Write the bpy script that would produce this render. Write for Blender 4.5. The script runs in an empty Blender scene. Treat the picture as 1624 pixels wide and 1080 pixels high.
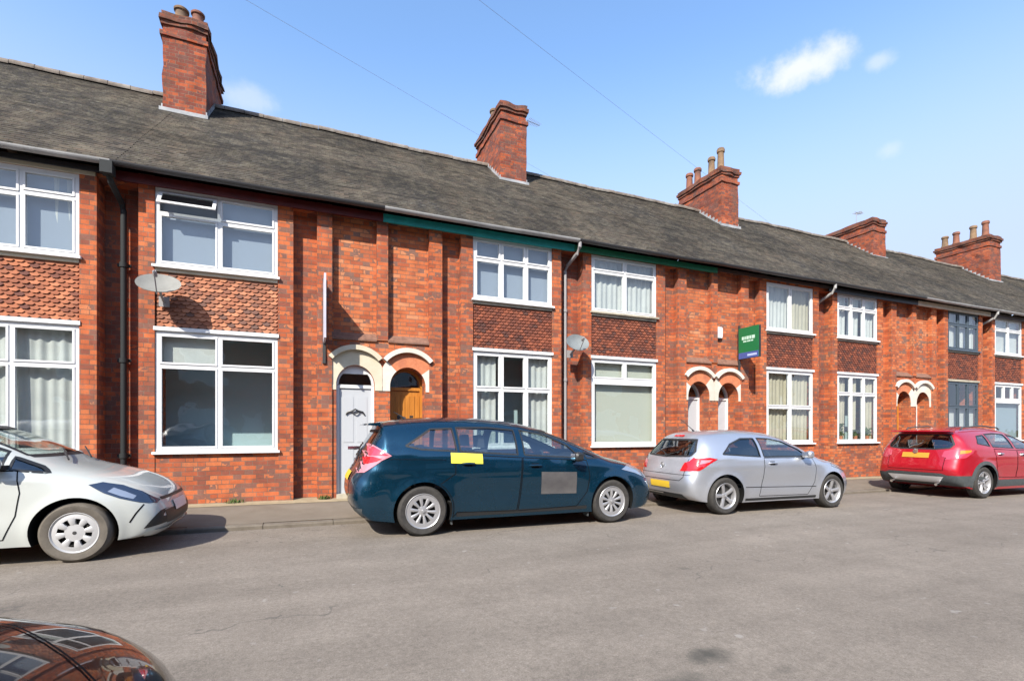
import bpy, bmesh, math, random
from mathutils import Vector, Matrix, noise
from mathutils.bvhtree import BVHTree
from mathutils.geometry import delaunay_2d_cdt
random.seed(7)
S = bpy.context.scene
C = bpy.data.collections.new('street'); S.collection.children.link(C)
rad = math.radians
# ------------------------------------------------------------------ camera
PH = rad(22.33)
cam = bpy.data.cameras.new('camera'); co = bpy.data.objects.new('camera', cam); C.objects.link(co)
cam.sensor_width = 36; cam.lens = 17.375; cam.shift_y = 0.0874; cam.clip_end = 3000; cam.clip_start = 0.05
co.location = (0, 0, 1.34); co.rotation_euler = (rad(90), 0, -PH)
S.camera = co
# ------------------------------------------------------------------ light
SUN = Vector((-0.90, -1.0, 1.08)).normalized()          # towards the sun
EL = math.asin(SUN.z); AZ = math.atan2(SUN.x, SUN.y)
ld = bpy.data.lights.new('sun', 'SUN'); ld.energy = 3.15; ld.angle = rad(0.6); ld.color = (1, .93, .83)
lo = bpy.data.objects.new('sun', ld); C.objects.link(lo); lo.rotation_euler = SUN.to_track_quat('Z', 'Y').to_euler()
W = bpy.data.worlds.new('World'); S.world = W; W.use_nodes = True
nt = W.node_tree; N = nt.nodes; Lk = nt.links
bg = N['Background']; bg.inputs['Strength'].default_value = 0.15
sky = N.new('ShaderNodeTexSky'); sky.sky_type = 'NISHITA'; sky.sun_disc = False
sky.sun_elevation = EL; sky.sun_rotation = AZ; sky.air_density = 1.0; sky.dust_density = 0.6; sky.ozone_density = 1.2
def camdir(px, py):
    """direction in the world of a spot of sky"""
    f = 783.8; v = Vector(((px-812)/f, 1.0, (682-py)/f))
    return Vector((v.x*math.cos(PH)+v.y*math.sin(PH), -v.x*math.sin(PH)+v.y*math.cos(PH), v.z)).normalized()
tc = N.new('ShaderNodeTexCoord')
def M_(op, a, b=None, c=None, tree=None):
    t = tree or nt
    n = t.nodes.new('ShaderNodeMath'); n.operation = op
    for i, v in enumerate((a, b, c)):
        if v is None: continue
        if isinstance(v, (int, float)): n.inputs[i].default_value = v
        else: t.links.new(v, n.inputs[i])
    return n.outputs[0]
nz = N.new('ShaderNodeTexNoise'); nz.inputs['Scale'].default_value = 16; nz.inputs['Detail'].default_value = 9; nz.inputs['Roughness'].default_value = .62
Lk.new(tc.outputs['Generated'], nz.inputs['Vector'])
cloud = None
for px, py, rx, rz, st in ((1265, 108, .094, .032, .85), (1395, 97, .026, .016, .4), (395, 158, .05, .03, .35), (1410, 238, .02, .015, .25)):
    d = camdir(px, py); r = Vector((d.y, -d.x, 0)).normalized(); u = r.cross(d)
    def dot(v):
        n = N.new('ShaderNodeVectorMath'); n.operation = 'DOT_PRODUCT'; Lk.new(tc.outputs['Generated'], n.inputs[0]); n.inputs[1].default_value = v
        return n.outputs['Value']
    a = M_('DIVIDE', dot(r), rx*.8); b = M_('DIVIDE', dot(u), rz*.8)
    dist = M_('SQRT', M_('ADD', M_('POWER', M_('ABSOLUTE', a), 2), M_('POWER', M_('ABSOLUTE', b), 2)))
    front = M_('GREATER_THAN', dot(d), .5)
    k = M_('SUBTRACT', M_('ADD', 1.0, M_('MULTIPLY', M_('SUBTRACT', nz.outputs['Fac'], .5), 2.1)), dist)
    mr = N.new('ShaderNodeMapRange'); mr.interpolation_type = 'SMOOTHSTEP'
    Lk.new(k, mr.inputs['Value']); mr.inputs['From Min'].default_value = -.25; mr.inputs['From Max'].default_value = .75; mr.inputs['To Max'].default_value = st
    k = M_('MULTIPLY', mr.outputs[0], front)
    cloud = k if cloud is None else M_('MAXIMUM', cloud, k)
hs = N.new('ShaderNodeHueSaturation'); hs.inputs['Saturation'].default_value = 1.10; hs.inputs['Value'].default_value = .92; Lk.new(sky.outputs[0], hs.inputs['Color'])
mx = N.new('ShaderNodeMixRGB'); Lk.new(cloud, mx.inputs['Fac'])
spz = N.new('ShaderNodeSeparateXYZ'); Lk.new(tc.outputs['Generated'], spz.inputs[0])      # the paler air near the horizon
mz = N.new('ShaderNodeMapRange'); mz.interpolation_type = 'SMOOTHSTEP'; Lk.new(spz.outputs[2], mz.inputs['Value'])
mz.inputs['From Min'].default_value = .24; mz.inputs['From Max'].default_value = .62; mz.inputs['To Min'].default_value = .92; mz.inputs['To Max'].default_value = 0
pale = N.new('ShaderNodeMixRGB'); Lk.new(mz.outputs[0], pale.inputs['Fac']); Lk.new(hs.outputs[0], pale.inputs['Color1']); pale.inputs['Color2'].default_value = (1.62, 1.90, 2.6, 1)
Lk.new(pale.outputs[0], mx.inputs['Color1']); mx.inputs['Color2'].default_value = (2.6, 2.65, 2.9, 1)
Lk.new(mx.outputs[0], bg.inputs['Color'])
S.view_settings.view_transform = 'Standard'; S.view_settings.look = 'None'; S.view_settings.exposure = 1.44; S.view_settings.gamma = 1

# ------------------------------------------------------------------ helpers
def zg(X): return -0.0095*(X+2)
def link(o, parent=None):
    C.objects.link(o)
    if parent: o.parent = parent
    return o
def tag(o, label=None, cat=None, group=None, kind=None):
    if label: o['label'] = label
    if cat: o['category'] = cat
    if group: o['group'] = group
    if kind: o['kind'] = kind
    return o
def thing(name, label, cat, loc=(0, 0, 0), group=None):
    o = bpy.data.objects.new(name, None); o.location = loc; o.empty_display_size = .2
    link(o); return tag(o, label, cat, group)
class MB:
    def __init__(s): s.v = []; s.f = []; s.m = []; s.sm = []
    def add(s, vs, fs, mi=0, smooth=False):
        b = len(s.v); s.v += [tuple(p) for p in vs]
        for f in fs: s.f.append([b+i for i in f]); s.m.append(mi); s.sm.append(smooth)
        return s
    def box(s, x0, x1, y0, y1, z0, z1, mi=0):
        vs = [(x, y, z) for x in (x0, x1) for y in (y0, y1) for z in (z0, z1)]
        return s.add(vs, [(0,1,3,2),(4,6,7,5),(0,4,5,1),(2,3,7,6),(0,2,6,4),(1,5,7,3)], mi)
    def prism(s, poly, y0, y1, mi=0):          # poly in (x, z), extruded along y
        n = len(poly); vs = [(p[0], y0, p[1]) for p in poly]+[(p[0], y1, p[1]) for p in poly]
        fs = [list(range(n)), list(range(2*n-1, n-1, -1))]+[(i, i+n, (i+1) % n+n, (i+1) % n) for i in range(n)]
        return s.add(vs, fs, mi)
    def prismx(s, poly, x0, x1, mi=0):         # poly in (y, z), extruded along x
        n = len(poly); vs = [(x0, p[0], p[1]) for p in poly]+[(x1, p[0], p[1]) for p in poly]
        fs = [list(range(n)), list(range(2*n-1, n-1, -1))]+[(i, i+n, (i+1) % n+n, (i+1) % n) for i in range(n)]
        return s.add(vs, fs, mi)
    def tube(s, pts, r, n=8, mi=0, cap=True):
        pts = [Vector(p) for p in pts]; rings = []
        for i, p in enumerate(pts):
            t = (pts[min(i+1, len(pts)-1)]-pts[max(i-1, 0)]).normalized()
            a = Vector((0, 0, 1)) if abs(t.z) < .9 else Vector((1, 0, 0))
            u = t.cross(a).normalized(); w = t.cross(u)
            rr = r[i] if isinstance(r, (list, tuple)) else r
            rings.append([p+rr*(math.cos(k*2*math.pi/n)*u+math.sin(k*2*math.pi/n)*w) for k in range(n)])
        vs = [q for R in rings for q in R]; fs = []
        for i in range(len(pts)-1):
            for k in range(n): fs.append((i*n+k, i*n+(k+1) % n, (i+1)*n+(k+1) % n, (i+1)*n+k))
        if cap: fs += [list(range(n-1, -1, -1)), list(range((len(pts)-1)*n, len(pts)*n))]
        return s.add(vs, fs, mi, True)
    def lathe(s, prof, n=32, mi=0, axis='z', c=(0, 0, 0), a0=0, a1=2*math.pi):
        full = abs(a1-a0-2*math.pi) < 1e-6; m = n if full else n+1; vs = []
        for k in range(m):
            a = a0+(a1-a0)*k/n
            for r, h in prof:
                p = {'z': (r*math.cos(a), r*math.sin(a), h), 'y': (r*math.cos(a), h, r*math.sin(a))}[axis]
                vs.append((p[0]+c[0], p[1]+c[1], p[2]+c[2]))
        q = len(prof); fs = []
        for k in range(n):
            k2 = (k+1) % m
            for i in range(q-1): fs.append((k*q+i, k2*q+i, k2*q+i+1, k*q+i+1))
        return s.add(vs, fs, mi, True)
    def build(s, name, mats, parent=None, fix=True, sharp=35):
        me = bpy.data.meshes.new(name); me.from_pydata(s.v, [], s.f)
        if not isinstance(mats, (list, tuple)): mats = [mats]
        for m in mats: me.materials.append(m)
        me.polygons.foreach_set('material_index', s.m); me.polygons.foreach_set('use_smooth', s.sm)
        if fix:
            bm = bmesh.new(); bm.from_mesh(me); bmesh.ops.recalc_face_normals(bm, faces=bm.faces); bm.to_mesh(me); bm.free()
        if any(s.sm): me.set_sharp_from_angle(angle=rad(sharp))
        me.update(); o = bpy.data.objects.new(name, me); return link(o, parent)

# ------------------------------------------------------------------ materials
def mat(name, col=(.5, .5, .5), rough=.6, metal=0, coat=0, spec=.5, coatr=.03):
    m = bpy.data.materials.new(name); m.use_nodes = True; b = m.node_tree.nodes['Principled BSDF']
    b.inputs['Base Color'].default_value = (*col, 1); b.inputs['Roughness'].default_value = rough
    b.inputs['Metallic'].default_value = metal; b.inputs['Coat Weight'].default_value = coat
    b.inputs['Coat Roughness'].default_value = coatr; b.inputs['Specular IOR Level'].default_value = spec
    return m
class T:
    """small node helper"""
    def __init__(s, m): s.t = m.node_tree; s.b = s.t.nodes['Principled BSDF']
    def n(s, ty, **k):
        n = s.t.nodes.new(ty)
        for a, v in k.items(): setattr(n, a, v)
        return n
    def l(s, a, b): s.t.links.new(a, b)
    def m(s, op, a, b=None, c=None): return M_(op, a, b, c, s.t)
    def noise(s, vec, scale, detail=4, rough=.55):
        n = s.n('ShaderNodeTexNoise'); n.inputs['Scale'].default_value = scale; n.inputs['Detail'].default_value = detail
        n.inputs['Roughness'].default_value = rough; s.l(vec, n.inputs['Vector']); return n.outputs['Fac']
    def ramp(s, fac, stops, const=False):
        n = s.n('ShaderNodeValToRGB'); e = n.color_ramp.elements
        if const: n.color_ramp.interpolation = 'CONSTANT'
        for i, (p, c) in enumerate(stops):
            el = e[i] if i < 2 else e.new(p)
            el.position = p; el.color = (*c, 1) if len(c) == 3 else c
        s.l(fac, n.inputs[0]); return n.outputs[0]
    def mix(s, f, a, b, mode='MIX'):
        n = s.n('ShaderNodeMixRGB', blend_type=mode)
        for i, v in ((0, f), (1, a), (2, b)):
            if isinstance(v, (int, float)): n.inputs[i].default_value = v
            elif isinstance(v, tuple): n.inputs[i].default_value = (*v, 1)
            else: s.l(v, n.inputs[i])
        return n.outputs[0]
    def bump(s, h, dist=.01, st=1.0):
        n = s.n('ShaderNodeBump'); n.inputs['Distance'].default_value = dist; n.inputs['Strength'].default_value = st
        s.l(h, n.inputs['Height']); s.l(n.outputs[0], s.b.inputs['Normal'])
    def col(s, c): s.l(c, s.b.inputs['Base Color'])
def g(v): return (v, v, v)
def brick_mat(name, tint=(1, 1, 1), dark=0.0, soot=0.0, w=.225, h=.075, jt=.009):
    m = mat(name, rough=.88, spec=.2); t = T(m)
    geo = t.n('ShaderNodeNewGeometry'); sp = t.n('ShaderNodeSeparateXYZ'); t.l(geo.outputs['Position'], sp.inputs[0])
    x = t.m('ADD', sp.outputs[0], sp.outputs[1]); z = sp.outputs[2]
    row = t.m('FLOOR', t.m('DIVIDE', z, h)); odd = t.m('MODULO', t.m('ABSOLUTE', row), 2)
    xs = t.m('DIVIDE', t.m('ADD', x, t.m('MULTIPLY', odd, w*.75)), w*1.5)      # Flemish bond: a stretcher and a header per period
    fx = t.m('FRACT', xs); hd = t.m('GREATER_THAN', fx, .667)
    cid = t.m('ADD', t.m('MULTIPLY', t.m('FLOOR', xs), 2), hd)
    cb = t.n('ShaderNodeCombineXYZ'); t.l(cid, cb.inputs[0]); t.l(row, cb.inputs[1])
    wn = t.n('ShaderNodeTexWhiteNoise', noise_dimensions='2D'); t.l(cb.outputs[0], wn.inputs['Vector'])
    big = t.noise(geo.outputs['Position'], .9, 3); med = t.noise(geo.outputs['Position'], 5, 4); fine = t.noise(geo.outputs['Position'], 60, 3)
    r = t.m('ADD', wn.outputs['Value'], t.m('MULTIPLY', t.m('SUBTRACT', big, .5), 1.1))
    r = t.m('SUBTRACT', r, dark)
    c = t.ramp(r, [(0, (.22, .075, .050)), (.15, (.33, .085, .040)), (.40, (.41, .110, .045)), (.65, (.46, .132, .052)), (.9, (.50, .165, .070)), (1, (.50, .20, .10))])
    # header bricks more often burnt blue
    burnt = t.m('MULTIPLY', t.m('GREATER_THAN', t.m('ADD', wn.outputs['Value'], t.m('MULTIPLY', hd, .14)), .88), t.m('GREATER_THAN', med, .47))
    c = t.mix(t.m('MULTIPLY', burnt, .8), c, (.12, .075, .07))
    c = t.mix(1, c, t.ramp(med, [(.3, g(.84)), (.7, g(1.16))]), 'MULTIPLY')
    c = t.mix(1, c, t.ramp(fine, [(.3, g(.88)), (.7, g(1.1))]), 'MULTIPLY')
    c = t.mix(1, c, tint, 'MULTIPLY')
    # joints
    fz = t.m('FRACT', t.m('DIVIDE', z, h))
    jz = t.m('LESS_THAN', t.m('MINIMUM', fz, t.m('SUBTRACT', 1, fz)), jt/h/2)
    e1 = t.m('MINIMUM', fx, t.m('SUBTRACT', 1, fx)); e2 = t.m('ABSOLUTE', t.m('SUBTRACT', fx, .667))
    jx = t.m('LESS_THAN', t.m('MINIMUM', e1, e2), jt/(w*1.5)/2)
    j = t.m('MAXIMUM', jz, jx)
    c = t.mix(j, c, t.ramp(med, [(.3, (.11, .065, .048)), (.7, (.24, .16, .115))]))
    # soot and damp low down and in streaks
    mps = t.n('ShaderNodeMapping'); mps.inputs['Scale'].default_value = (2.2, 2.2, .8); t.l(geo.outputs['Position'], mps.inputs[0])
    st = t.ramp(t.noise(mps.outputs[0], 1.6, 6, .7), [(.50-soot, g(0)), (.74-soot, g(.62))])
    c = t.mix(st, c, (.12, .075, .06))
    t.col(c); t.bump(t.m('ADD', t.m('MULTIPLY', t.m('SUBTRACT', 1, j), .8), t.m('MULTIPLY', fine, .5)), .008, .8)
    return m
MT = {}
MT['brick'] = brick_mat('red brickwork', (1.0, .95, .90), .07, .02)
MT['brick_l'] = brick_mat('paler panel brickwork', (1.0, 1.02, 1.0), -.08, -.03)  # paler, less streaked brick for the panels above the porches
MT['brick_dark'] = brick_mat('weathered chimney brick', (.76, .66, .68), .26, .05)
MT['crown'] = brick_mat('sooty chimney top brick', (.50, .48, .52), .25, .14)
MT['brick_s'] = brick_mat('darker recess brickwork', (.84, .74, .72), .18, .09)  # darker tint and heavier streaks, for pipe recesses and the opposite walls
MT['brick_b'] = brick_mat('orange brickwork', (1.03, .96, .86), .02, .01)
def roof_mat():
    m = mat('weathered clay roof tiles', rough=.9, spec=.15); t = T(m)
    geo = t.n('ShaderNodeNewGeometry'); sp = t.n('ShaderNodeSeparateXYZ'); t.l(geo.outputs['Position'], sp.inputs[0])
    s = t.m('MULTIPLY', sp.outputs[1], 1.285/.1); row = t.m('FLOOR', s)
    xx = t.m('ADD', t.m('DIVIDE', sp.outputs[0], .165), t.m('MULTIPLY', t.m('MODULO', row, 2), .5))
    cb = t.n('ShaderNodeCombineXYZ'); t.l(t.m('FLOOR', xx), cb.inputs[0]); t.l(row, cb.inputs[1])
    wn = t.n('ShaderNodeTexWhiteNoise', noise_dimensions='2D'); t.l(cb.outputs[0], wn.inputs['Vector'])
    P = geo.outputs['Position']
    mp = t.n('ShaderNodeMapping'); mp.inputs['Scale'].default_value = (1.0, .38, .38); t.l(P, mp.inputs[0])
    big = t.noise(mp.outputs[0], .8, 6, .65); med = t.noise(P, 4, 6, .7); fine = t.noise(P, 22, 5, .7)
    c = t.ramp(wn.outputs['Value'], [(0, (.050, .044, .038)), (.35, (.082, .072, .060)), (.8, (.105, .090, .074)), (1, (.145, .115, .088))])
    c = t.mix(t.ramp(big, [(.42, g(0)), (.62, g(.8))]), c, (.040, .040, .042))
    c = t.mix(t.ramp(med, [(.46, g(0)), (.68, g(.85))]), c, (.165, .150, .118))
    c = t.mix(t.ramp(fine, [(.52, g(0)), (.72, g(.75))]), c, (.06, .064, .035))
    c = t.mix(t.ramp(t.noise(P, 9, 4), [(.6, g(0)), (.76, g(.6))]), c, (.20, .20, .175))
    fs = t.m('FRACT', s); fx = t.m('FRACT', xx)
    j = t.m('MAXIMUM', t.m('GREATER_THAN', fs, .9), t.m('LESS_THAN', fx, .07))
    c = t.mix(t.m('MULTIPLY', j, .5), c, (.03, .027, .024))
    c = t.mix(1, c, (.76, .74, .72), 'MULTIPLY')
    c = t.mix(1, c, t.ramp(t.noise(P, .55, 3), [(.38, g(.80)), (.62, g(1.18))]), 'MULTIPLY')
    t.col(c); t.bump(t.m('ADD', t.m('MULTIPLY', med, 1), t.m('MULTIPLY', wn.outputs['Value'], .6)), .02, .8)
    return m
MT['roof'] = roof_mat()
def noisy(name, c1, c2, scale, rough=.8, bump=.003, c3=None, spec=.3, metal=0, detail=5):
    m = mat(name, rough=rough, spec=spec, metal=metal); t = T(m); geo = t.n('ShaderNodeNewGeometry'); P = geo.outputs['Position']
    a = t.noise(P, scale, detail, .65)
    c = t.ramp(a, [(.3, c1), (.7, c2)])
    if c3: c = t.mix(t.ramp(t.noise(P, scale*.33, 4), [(.5, g(0)), (.7, g(.8))]), c, c3)
    t.col(c)
    if bump: t.bump(a, bump)
    return m
MT['ridge'] = noisy('ridge tile clay and mortar', (.10, .08, .065), (.22, .19, .16), 6, c3=(.32, .31, .28))
MT['lead'] = noisy('lead flashing', (.20, .21, .22), (.38, .39, .40), 4, .6)
MT['pot'] = noisy('buff chimney pot clay', (.15, .095, .055), (.25, .16, .09), 9, c3=(.07, .05, .04))
MT['pot_r'] = noisy('red chimney pot clay', (.16, .065, .042), (.24, .10, .06), 9, c3=(.07, .045, .04))
MT['cap'] = noisy('sooty chimney cap', (.13, .09, .075), (.24, .19, .15), 7, c3=(.10, .09, .075))
MT['upvc'] = noisy('white window plastic', (.60, .61, .61), (.66, .66, .66), 3, .35, 0, spec=.5)
MT['cream'] = noisy('cream masonry paint', (.48, .43, .31), (.56, .51, .40), 4, .7, .002, c3=(.52, .46, .35))
MT['whitep'] = noisy('white masonry paint', (.52, .49, .42), (.62, .59, .52), 6, .7, .002, c3=(.50, .44, .36))
MT['stone'] = noisy('weathered sill stone', (.34, .31, .24), (.44, .40, .31), 8, c3=(.22, .20, .16))
MT['vouss'] = noisy('rubbed orange brick', (.44, .145, .065), (.54, .20, .10), 18, c3=(.36, .12, .07))
MT['slate'] = noisy('dark ledge tiles', (.13, .07, .05), (.24, .13, .09), 12)
MT['grey'] = mat('anthracite window paint', (.055, .075, .095), .4)
MT['black'] = mat('black plastic', (.018, .018, .020), .45)
MT['rubber'] = noisy('tyre rubber', (.028, .027, .026), (.05, .047, .043), 20, .85, 0)
MT['rubber_d'] = noisy('dusty tyre rubber', (.085, .075, .062), (.13, .115, .095), 12, .9, 0)
MT['pipe_b'] = mat('black downpipe paint', (.010, .013, .014), .8)
MT['pipe_g'] = mat('grey downpipe plastic', (.26, .25, .25), .5)
MT['pipe_w'] = mat('white downpipe plastic', (.35, .35, .34), .5)
MT['fred'] = noisy('dark red fascia paint', (.055, .006, .006), (.095, .011, .009), 7, .5, 0)
MT['fteal'] = noisy('teal fascia paint', (.012, .20, .19), (.02, .29, .27), 5, .5, 0)
MT['fgreen'] = noisy('green fascia paint', (.010, .115, .06), (.02, .16, .08), 5, .5, 0)
MT['fblack'] = mat('black fascia paint', (.016, .016, .018), .4)
MT['fbrown'] = mat('dark brown fascia paint', (.05, .028, .022), .6)
MT['fcream'] = noisy('pale fascia paint', (.50, .42, .32), (.62, .54, .42), 6, .6, 0)
MT['gutl'] = noisy('pale grey gutter', (.20, .20, .20), (.38, .38, .37), 2.2, .5, 0)
MT['gutd'] = mat('dark gutter', (.03, .03, .032), .4)
MT['room'] = mat('dim room wall', (.40, .52, .54), .9)
MT['lamp_g'] = mat('light room wall', (.35, .34, .31), .9)
MT['curt'] = noisy('net curtain', (.45, .46, .44), (.54, .55, .52), 3, .95, 0)
MT['curtc'] = noisy('cream curtain', (.40, .365, .27), (.48, .44, .34), 3, .95, 0)
MT['blind'] = mat('pale green roller blind', (.48, .49, .42), .9)
MT['obsc'] = mat('pale blind', (.25, .29, .35), .9)
MT['blueb'] = mat('pale blue blind', (.25, .31, .34), .9)
MT['door_w'] = mat('white door paint', (.41, .43, .45), .35)
MT['iron'] = mat('black door iron', (.03, .03, .03), .4)
MT['chrome'] = mat('chrome', (.75, .75, .76), .15, 1)
MT['weed'] = noisy('weed leaves', (.05, .09, .025), (.10, .14, .04), 30, .8, 0)
def wood():
    m = mat('varnished orange wood', rough=.35); t = T(m); geo = t.n('ShaderNodeNewGeometry')
    mp = t.n('ShaderNodeMapping'); mp.inputs['Scale'].default_value = (9, 9, .7); t.l(geo.outputs['Position'], mp.inputs[0])
    t.col(t.ramp(t.noise(mp.outputs[0], 3, 5), [(.3, (.34, .125, .018)), (.7, (.52, .21, .035))])); return m
MT['wood'] = wood()
def glass(name, tint=(.86, .90, .90), refl=1.0, ior=1.75):
    m = bpy.data.materials.new(name); m.use_nodes = True; t = m.node_tree; t.nodes.remove(t.nodes['Principled BSDF'])
    tr = t.nodes.new('ShaderNodeBsdfTransparent'); tr.inputs[0].default_value = (*tint, 1)
    gl = t.nodes.new('ShaderNodeBsdfGlossy'); gl.inputs['Roughness'].default_value = .015; gl.inputs[0].default_value = (.95*refl, .98*refl, refl, 1)
    ge0 = t.nodes.new('ShaderNodeNewGeometry'); dp = t.nodes.new('ShaderNodeVectorMath'); dp.operation = 'DOT_PRODUCT'
    t.links.new(ge0.outputs['Normal'], dp.inputs[0]); t.links.new(ge0.outputs['Incoming'], dp.inputs[1])
    f0 = ((ior-1)/(ior+1))**2*1.6; cc = M_('SUBTRACT', 1, M_('ABSOLUTE', dp.outputs['Value'], None, None, t), None, t)
    fr = M_('ADD', f0, M_('MULTIPLY', 1-f0, M_('POWER', cc, 4.2, None, t), None, t), None, t)
    nn = t.nodes.new('ShaderNodeTexNoise'); nn.inputs['Scale'].default_value = 1.7; ge = t.nodes.new('ShaderNodeNewGeometry'); t.links.new(ge.outputs['Position'], nn.inputs['Vector'])
    bu = t.nodes.new('ShaderNodeBump'); bu.inputs['Distance'].default_value = .012; bu.inputs['Strength'].default_value = .5
    t.links.new(nn.outputs['Fac'], bu.inputs['Height']); t.links.new(bu.outputs[0], gl.inputs['Normal'])
    ms = t.nodes.new('ShaderNodeMixShader'); t.links.new(fr, ms.inputs[0]); t.links.new(tr.outputs[0], ms.inputs[1]); t.links.new(gl.outputs[0], ms.inputs[2])
    t.links.new(ms.outputs[0], t.nodes['Material Output'].inputs[0]); return m
MT['glass'] = glass('window glass')
MT['cglass'] = glass('car glass', (.70, .78, .76), 1, 2.0)
MT['dglass'] = glass('tinted car glass', (.30, .34, .35), 1, 1.9)
MT['lglass'] = glass('lamp lens', (.92, .94, .96), 1, 1.45)
def tiles_mat(name, c1, c2, c3):
    m = mat(name, rough=.85, spec=.2); t = T(m); a = t.n('ShaderNodeAttribute', attribute_name='shade')
    geo = t.n('ShaderNodeNewGeometry'); c = t.ramp(a.outputs['Fac'], [(0, c3), (.25, c1), (.85, c2), (1, tuple(v*1.15 for v in c2))])
    c = t.mix(t.ramp(t.noise(geo.outputs['Position'], 3, 4), [(.45, g(0)), (.75, g(.7))]), c, c3); t.col(c); return m
MT['tile_o'] = tiles_mat('orange hung tiles', (.25, .088, .048), (.38, .145, .075), (.12, .052, .040))
MT['tile_m'] = tiles_mat('mottled hung tiles', (.27, .105, .06), (.42, .18, .10), (.13, .075, .06))
MT['tile_d'] = tiles_mat('brown hung tiles', (.125, .042, .028), (.215, .068, .038), (.075, .038, .032))
def asphalt():
    m = mat('worn asphalt', rough=.92, spec=.2); t = T(m); P = t.n('ShaderNodeNewGeometry').outputs['Position']
    big = t.noise(P, .35, 4); med = t.noise(P, 2.2, 5, .6); fine = t.noise(P, 90, 3, .8); gr = t.noise(P, 260, 2, .9)
    c = t.ramp(big, [(.3, (.184, .159, .131)), (.7, (.226, .196, .162))])
    c = t.mix(1, c, t.ramp(med, [(.25, g(.88)), (.75, g(1.10))]), 'MULTIPLY')
    c = t.mix(1, c, t.ramp(fine, [(.3, g(.72)), (.7, g(1.25))]), 'MULTIPLY')
    c = t.mix(1, c, t.ramp(gr, [(.3, g(.72)), (.7, g(1.25))]), 'MULTIPLY')
    c = t.mix(1, c, t.ramp(t.noise(P, 24, 4, .75), [(.32, g(.82)), (.68, g(1.15))]), 'MULTIPLY')
    # worn wheel lanes: broad stretched noise along the street
    mp = t.n('ShaderNodeMapping'); mp.inputs['Scale'].default_value = (.12, 1.5, 1); t.l(P, mp.inputs[0])
    c = t.mix(1, c, t.ramp(t.noise(mp.outputs[0], 1.2, 5, .6), [(.3, g(.86)), (.7, g(1.10))]), 'MULTIPLY')
    # cracks: thin lines of a warped voronoi, only in patches
    wv = t.n('ShaderNodeVectorMath', operation='ADD'); nv = t.n('ShaderNodeTexNoise'); nv.inputs['Scale'].default_value = 2.5; t.l(P, nv.inputs['Vector'])
    sc = t.n('ShaderNodeVectorMath', operation='SCALE'); sc.inputs['Scale'].default_value = .6; t.l(nv.outputs['Color'], sc.inputs[0]); t.l(P, wv.inputs[0]); t.l(sc.outputs[0], wv.inputs[1])
    vo = t.n('ShaderNodeTexVoronoi', feature='DISTANCE_TO_EDGE'); vo.inputs['Scale'].default_value = .42; t.l(wv.outputs[0], vo.inputs['Vector'])
    cr = t.m('MULTIPLY', t.m('LESS_THAN', vo.outputs['Distance'], .0032), t.m('GREATER_THAN', t.noise(P, .5, 2), .50))
    c = t.mix(t.m('MULTIPLY', cr, .42), c, (.07, .065, .06))
    # small pale scuffs and dark spots
    c = t.mix(t.ramp(t.noise(P, 7, 2), [(.70, g(0)), (.76, g(.45))]), c, (.36, .34, .31))
    c = t.mix(t.ramp(t.noise(P, 5.3, 3), [(.20, g(.6)), (.27, g(0))]), c, (.09, .085, .08))
    # oil stains
    sp = t.n('ShaderNodeSeparateXYZ'); t.l(P, sp.inputs[0])
    wob = t.m('MULTIPLY', t.m('SUBTRACT', t.noise(P, 9, 4), .5), 1.1)
    for sx, sy, rx, ry, k in STAINS:
        a = t.m('POWER', t.m('ABSOLUTE', t.m('DIVIDE', t.m('SUBTRACT', sp.outputs[0], sx), rx)), 2); b = t.m('POWER', t.m('ABSOLUTE', t.m('DIVIDE', t.m('SUBTRACT', sp.outputs[1], sy), ry)), 2)
        d = t.m('ADD', t.m('SQRT', t.m('ADD', a, b)), wob)
        c = t.mix(t.ramp(d, [(.2, g(k)), (1, g(0))]), c, (.06, .058, .05))
    t.col(c); t.bump(t.m('ADD', fine, t.m('MULTIPLY', gr, .6)), .004, .7); return m
STAINS = ((2.24, 2.32, .20, .13, .9), (1.89, 2.12, .24, .11, .6), (3.45, 3.9, .10, .06, .4), (2.52, 2.02, .16, .05, .3))
MT['asphalt'] = asphalt()
MT['pave'] = noisy('pavement tarmac', (.135, .112, .085), (.185, .158, .125), 1.8, .9, .004, c3=(.15, .125, .10), detail=8)
MT['pave_b'] = noisy('sandy pavement edge', (.22, .18, .115), (.34, .28, .18), 5, .9, .004, detail=8)
MT['kerb'] = noisy('kerb stone', (.11, .092, .072), (.16, .138, .11), 7, .85, .004, c3=(.18, .16, .13))
MT['grass'] = noisy('far rough ground', (.06, .08, .03), (.12, .13, .06), .3, .95, 0)

# ------------------------------------------------------------------ ground
def sheet(name, x0, x1, y0, y1, dz, m, nx=40, ny=6, kind='structure'):
    b = MB(); vs = []
    for i in range(nx+1):
        for j in range(ny+1):
            X = x0+(x1-x0)*i/nx; Y = y0+(y1-y0)*j/ny
            vs.append((X, Y, zg(max(-60, min(90, X)))+dz(X, Y)))
    fs = [(i*(ny+1)+j, (i+1)*(ny+1)+j, (i+1)*(ny+1)+j+1, i*(ny+1)+j+1) for i in range(nx) for j in range(ny)]
    b.add(vs, fs, 0, True); o = b.build(name, m, fix=False); tag(o, kind=kind); return o
KERB = 7.62
sheet('ground', -1200, 1200, -1200, 1200, lambda X, Y: -.25, MT['grass'], 60, 4)
sheet('road', -60, 90, -1.6, KERB, lambda X, Y: .03*math.cos((Y-3)/4.6*1.57)-.03*math.cos((6.2-3)/4.6*1.57), MT['asphalt'], 80, 20)
sheet('pavement', -60, 90, KERB+.125, 9.9, lambda X, Y: .048+.102*(Y-KERB)/1.7, MT['pave'], 80, 6)
sheet('pavement_edge', -60, 90, 9.02, 9.60, lambda X, Y: .048+.102*(Y-KERB)/1.7+.006, MT['pave_b'], 80, 2)
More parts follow.
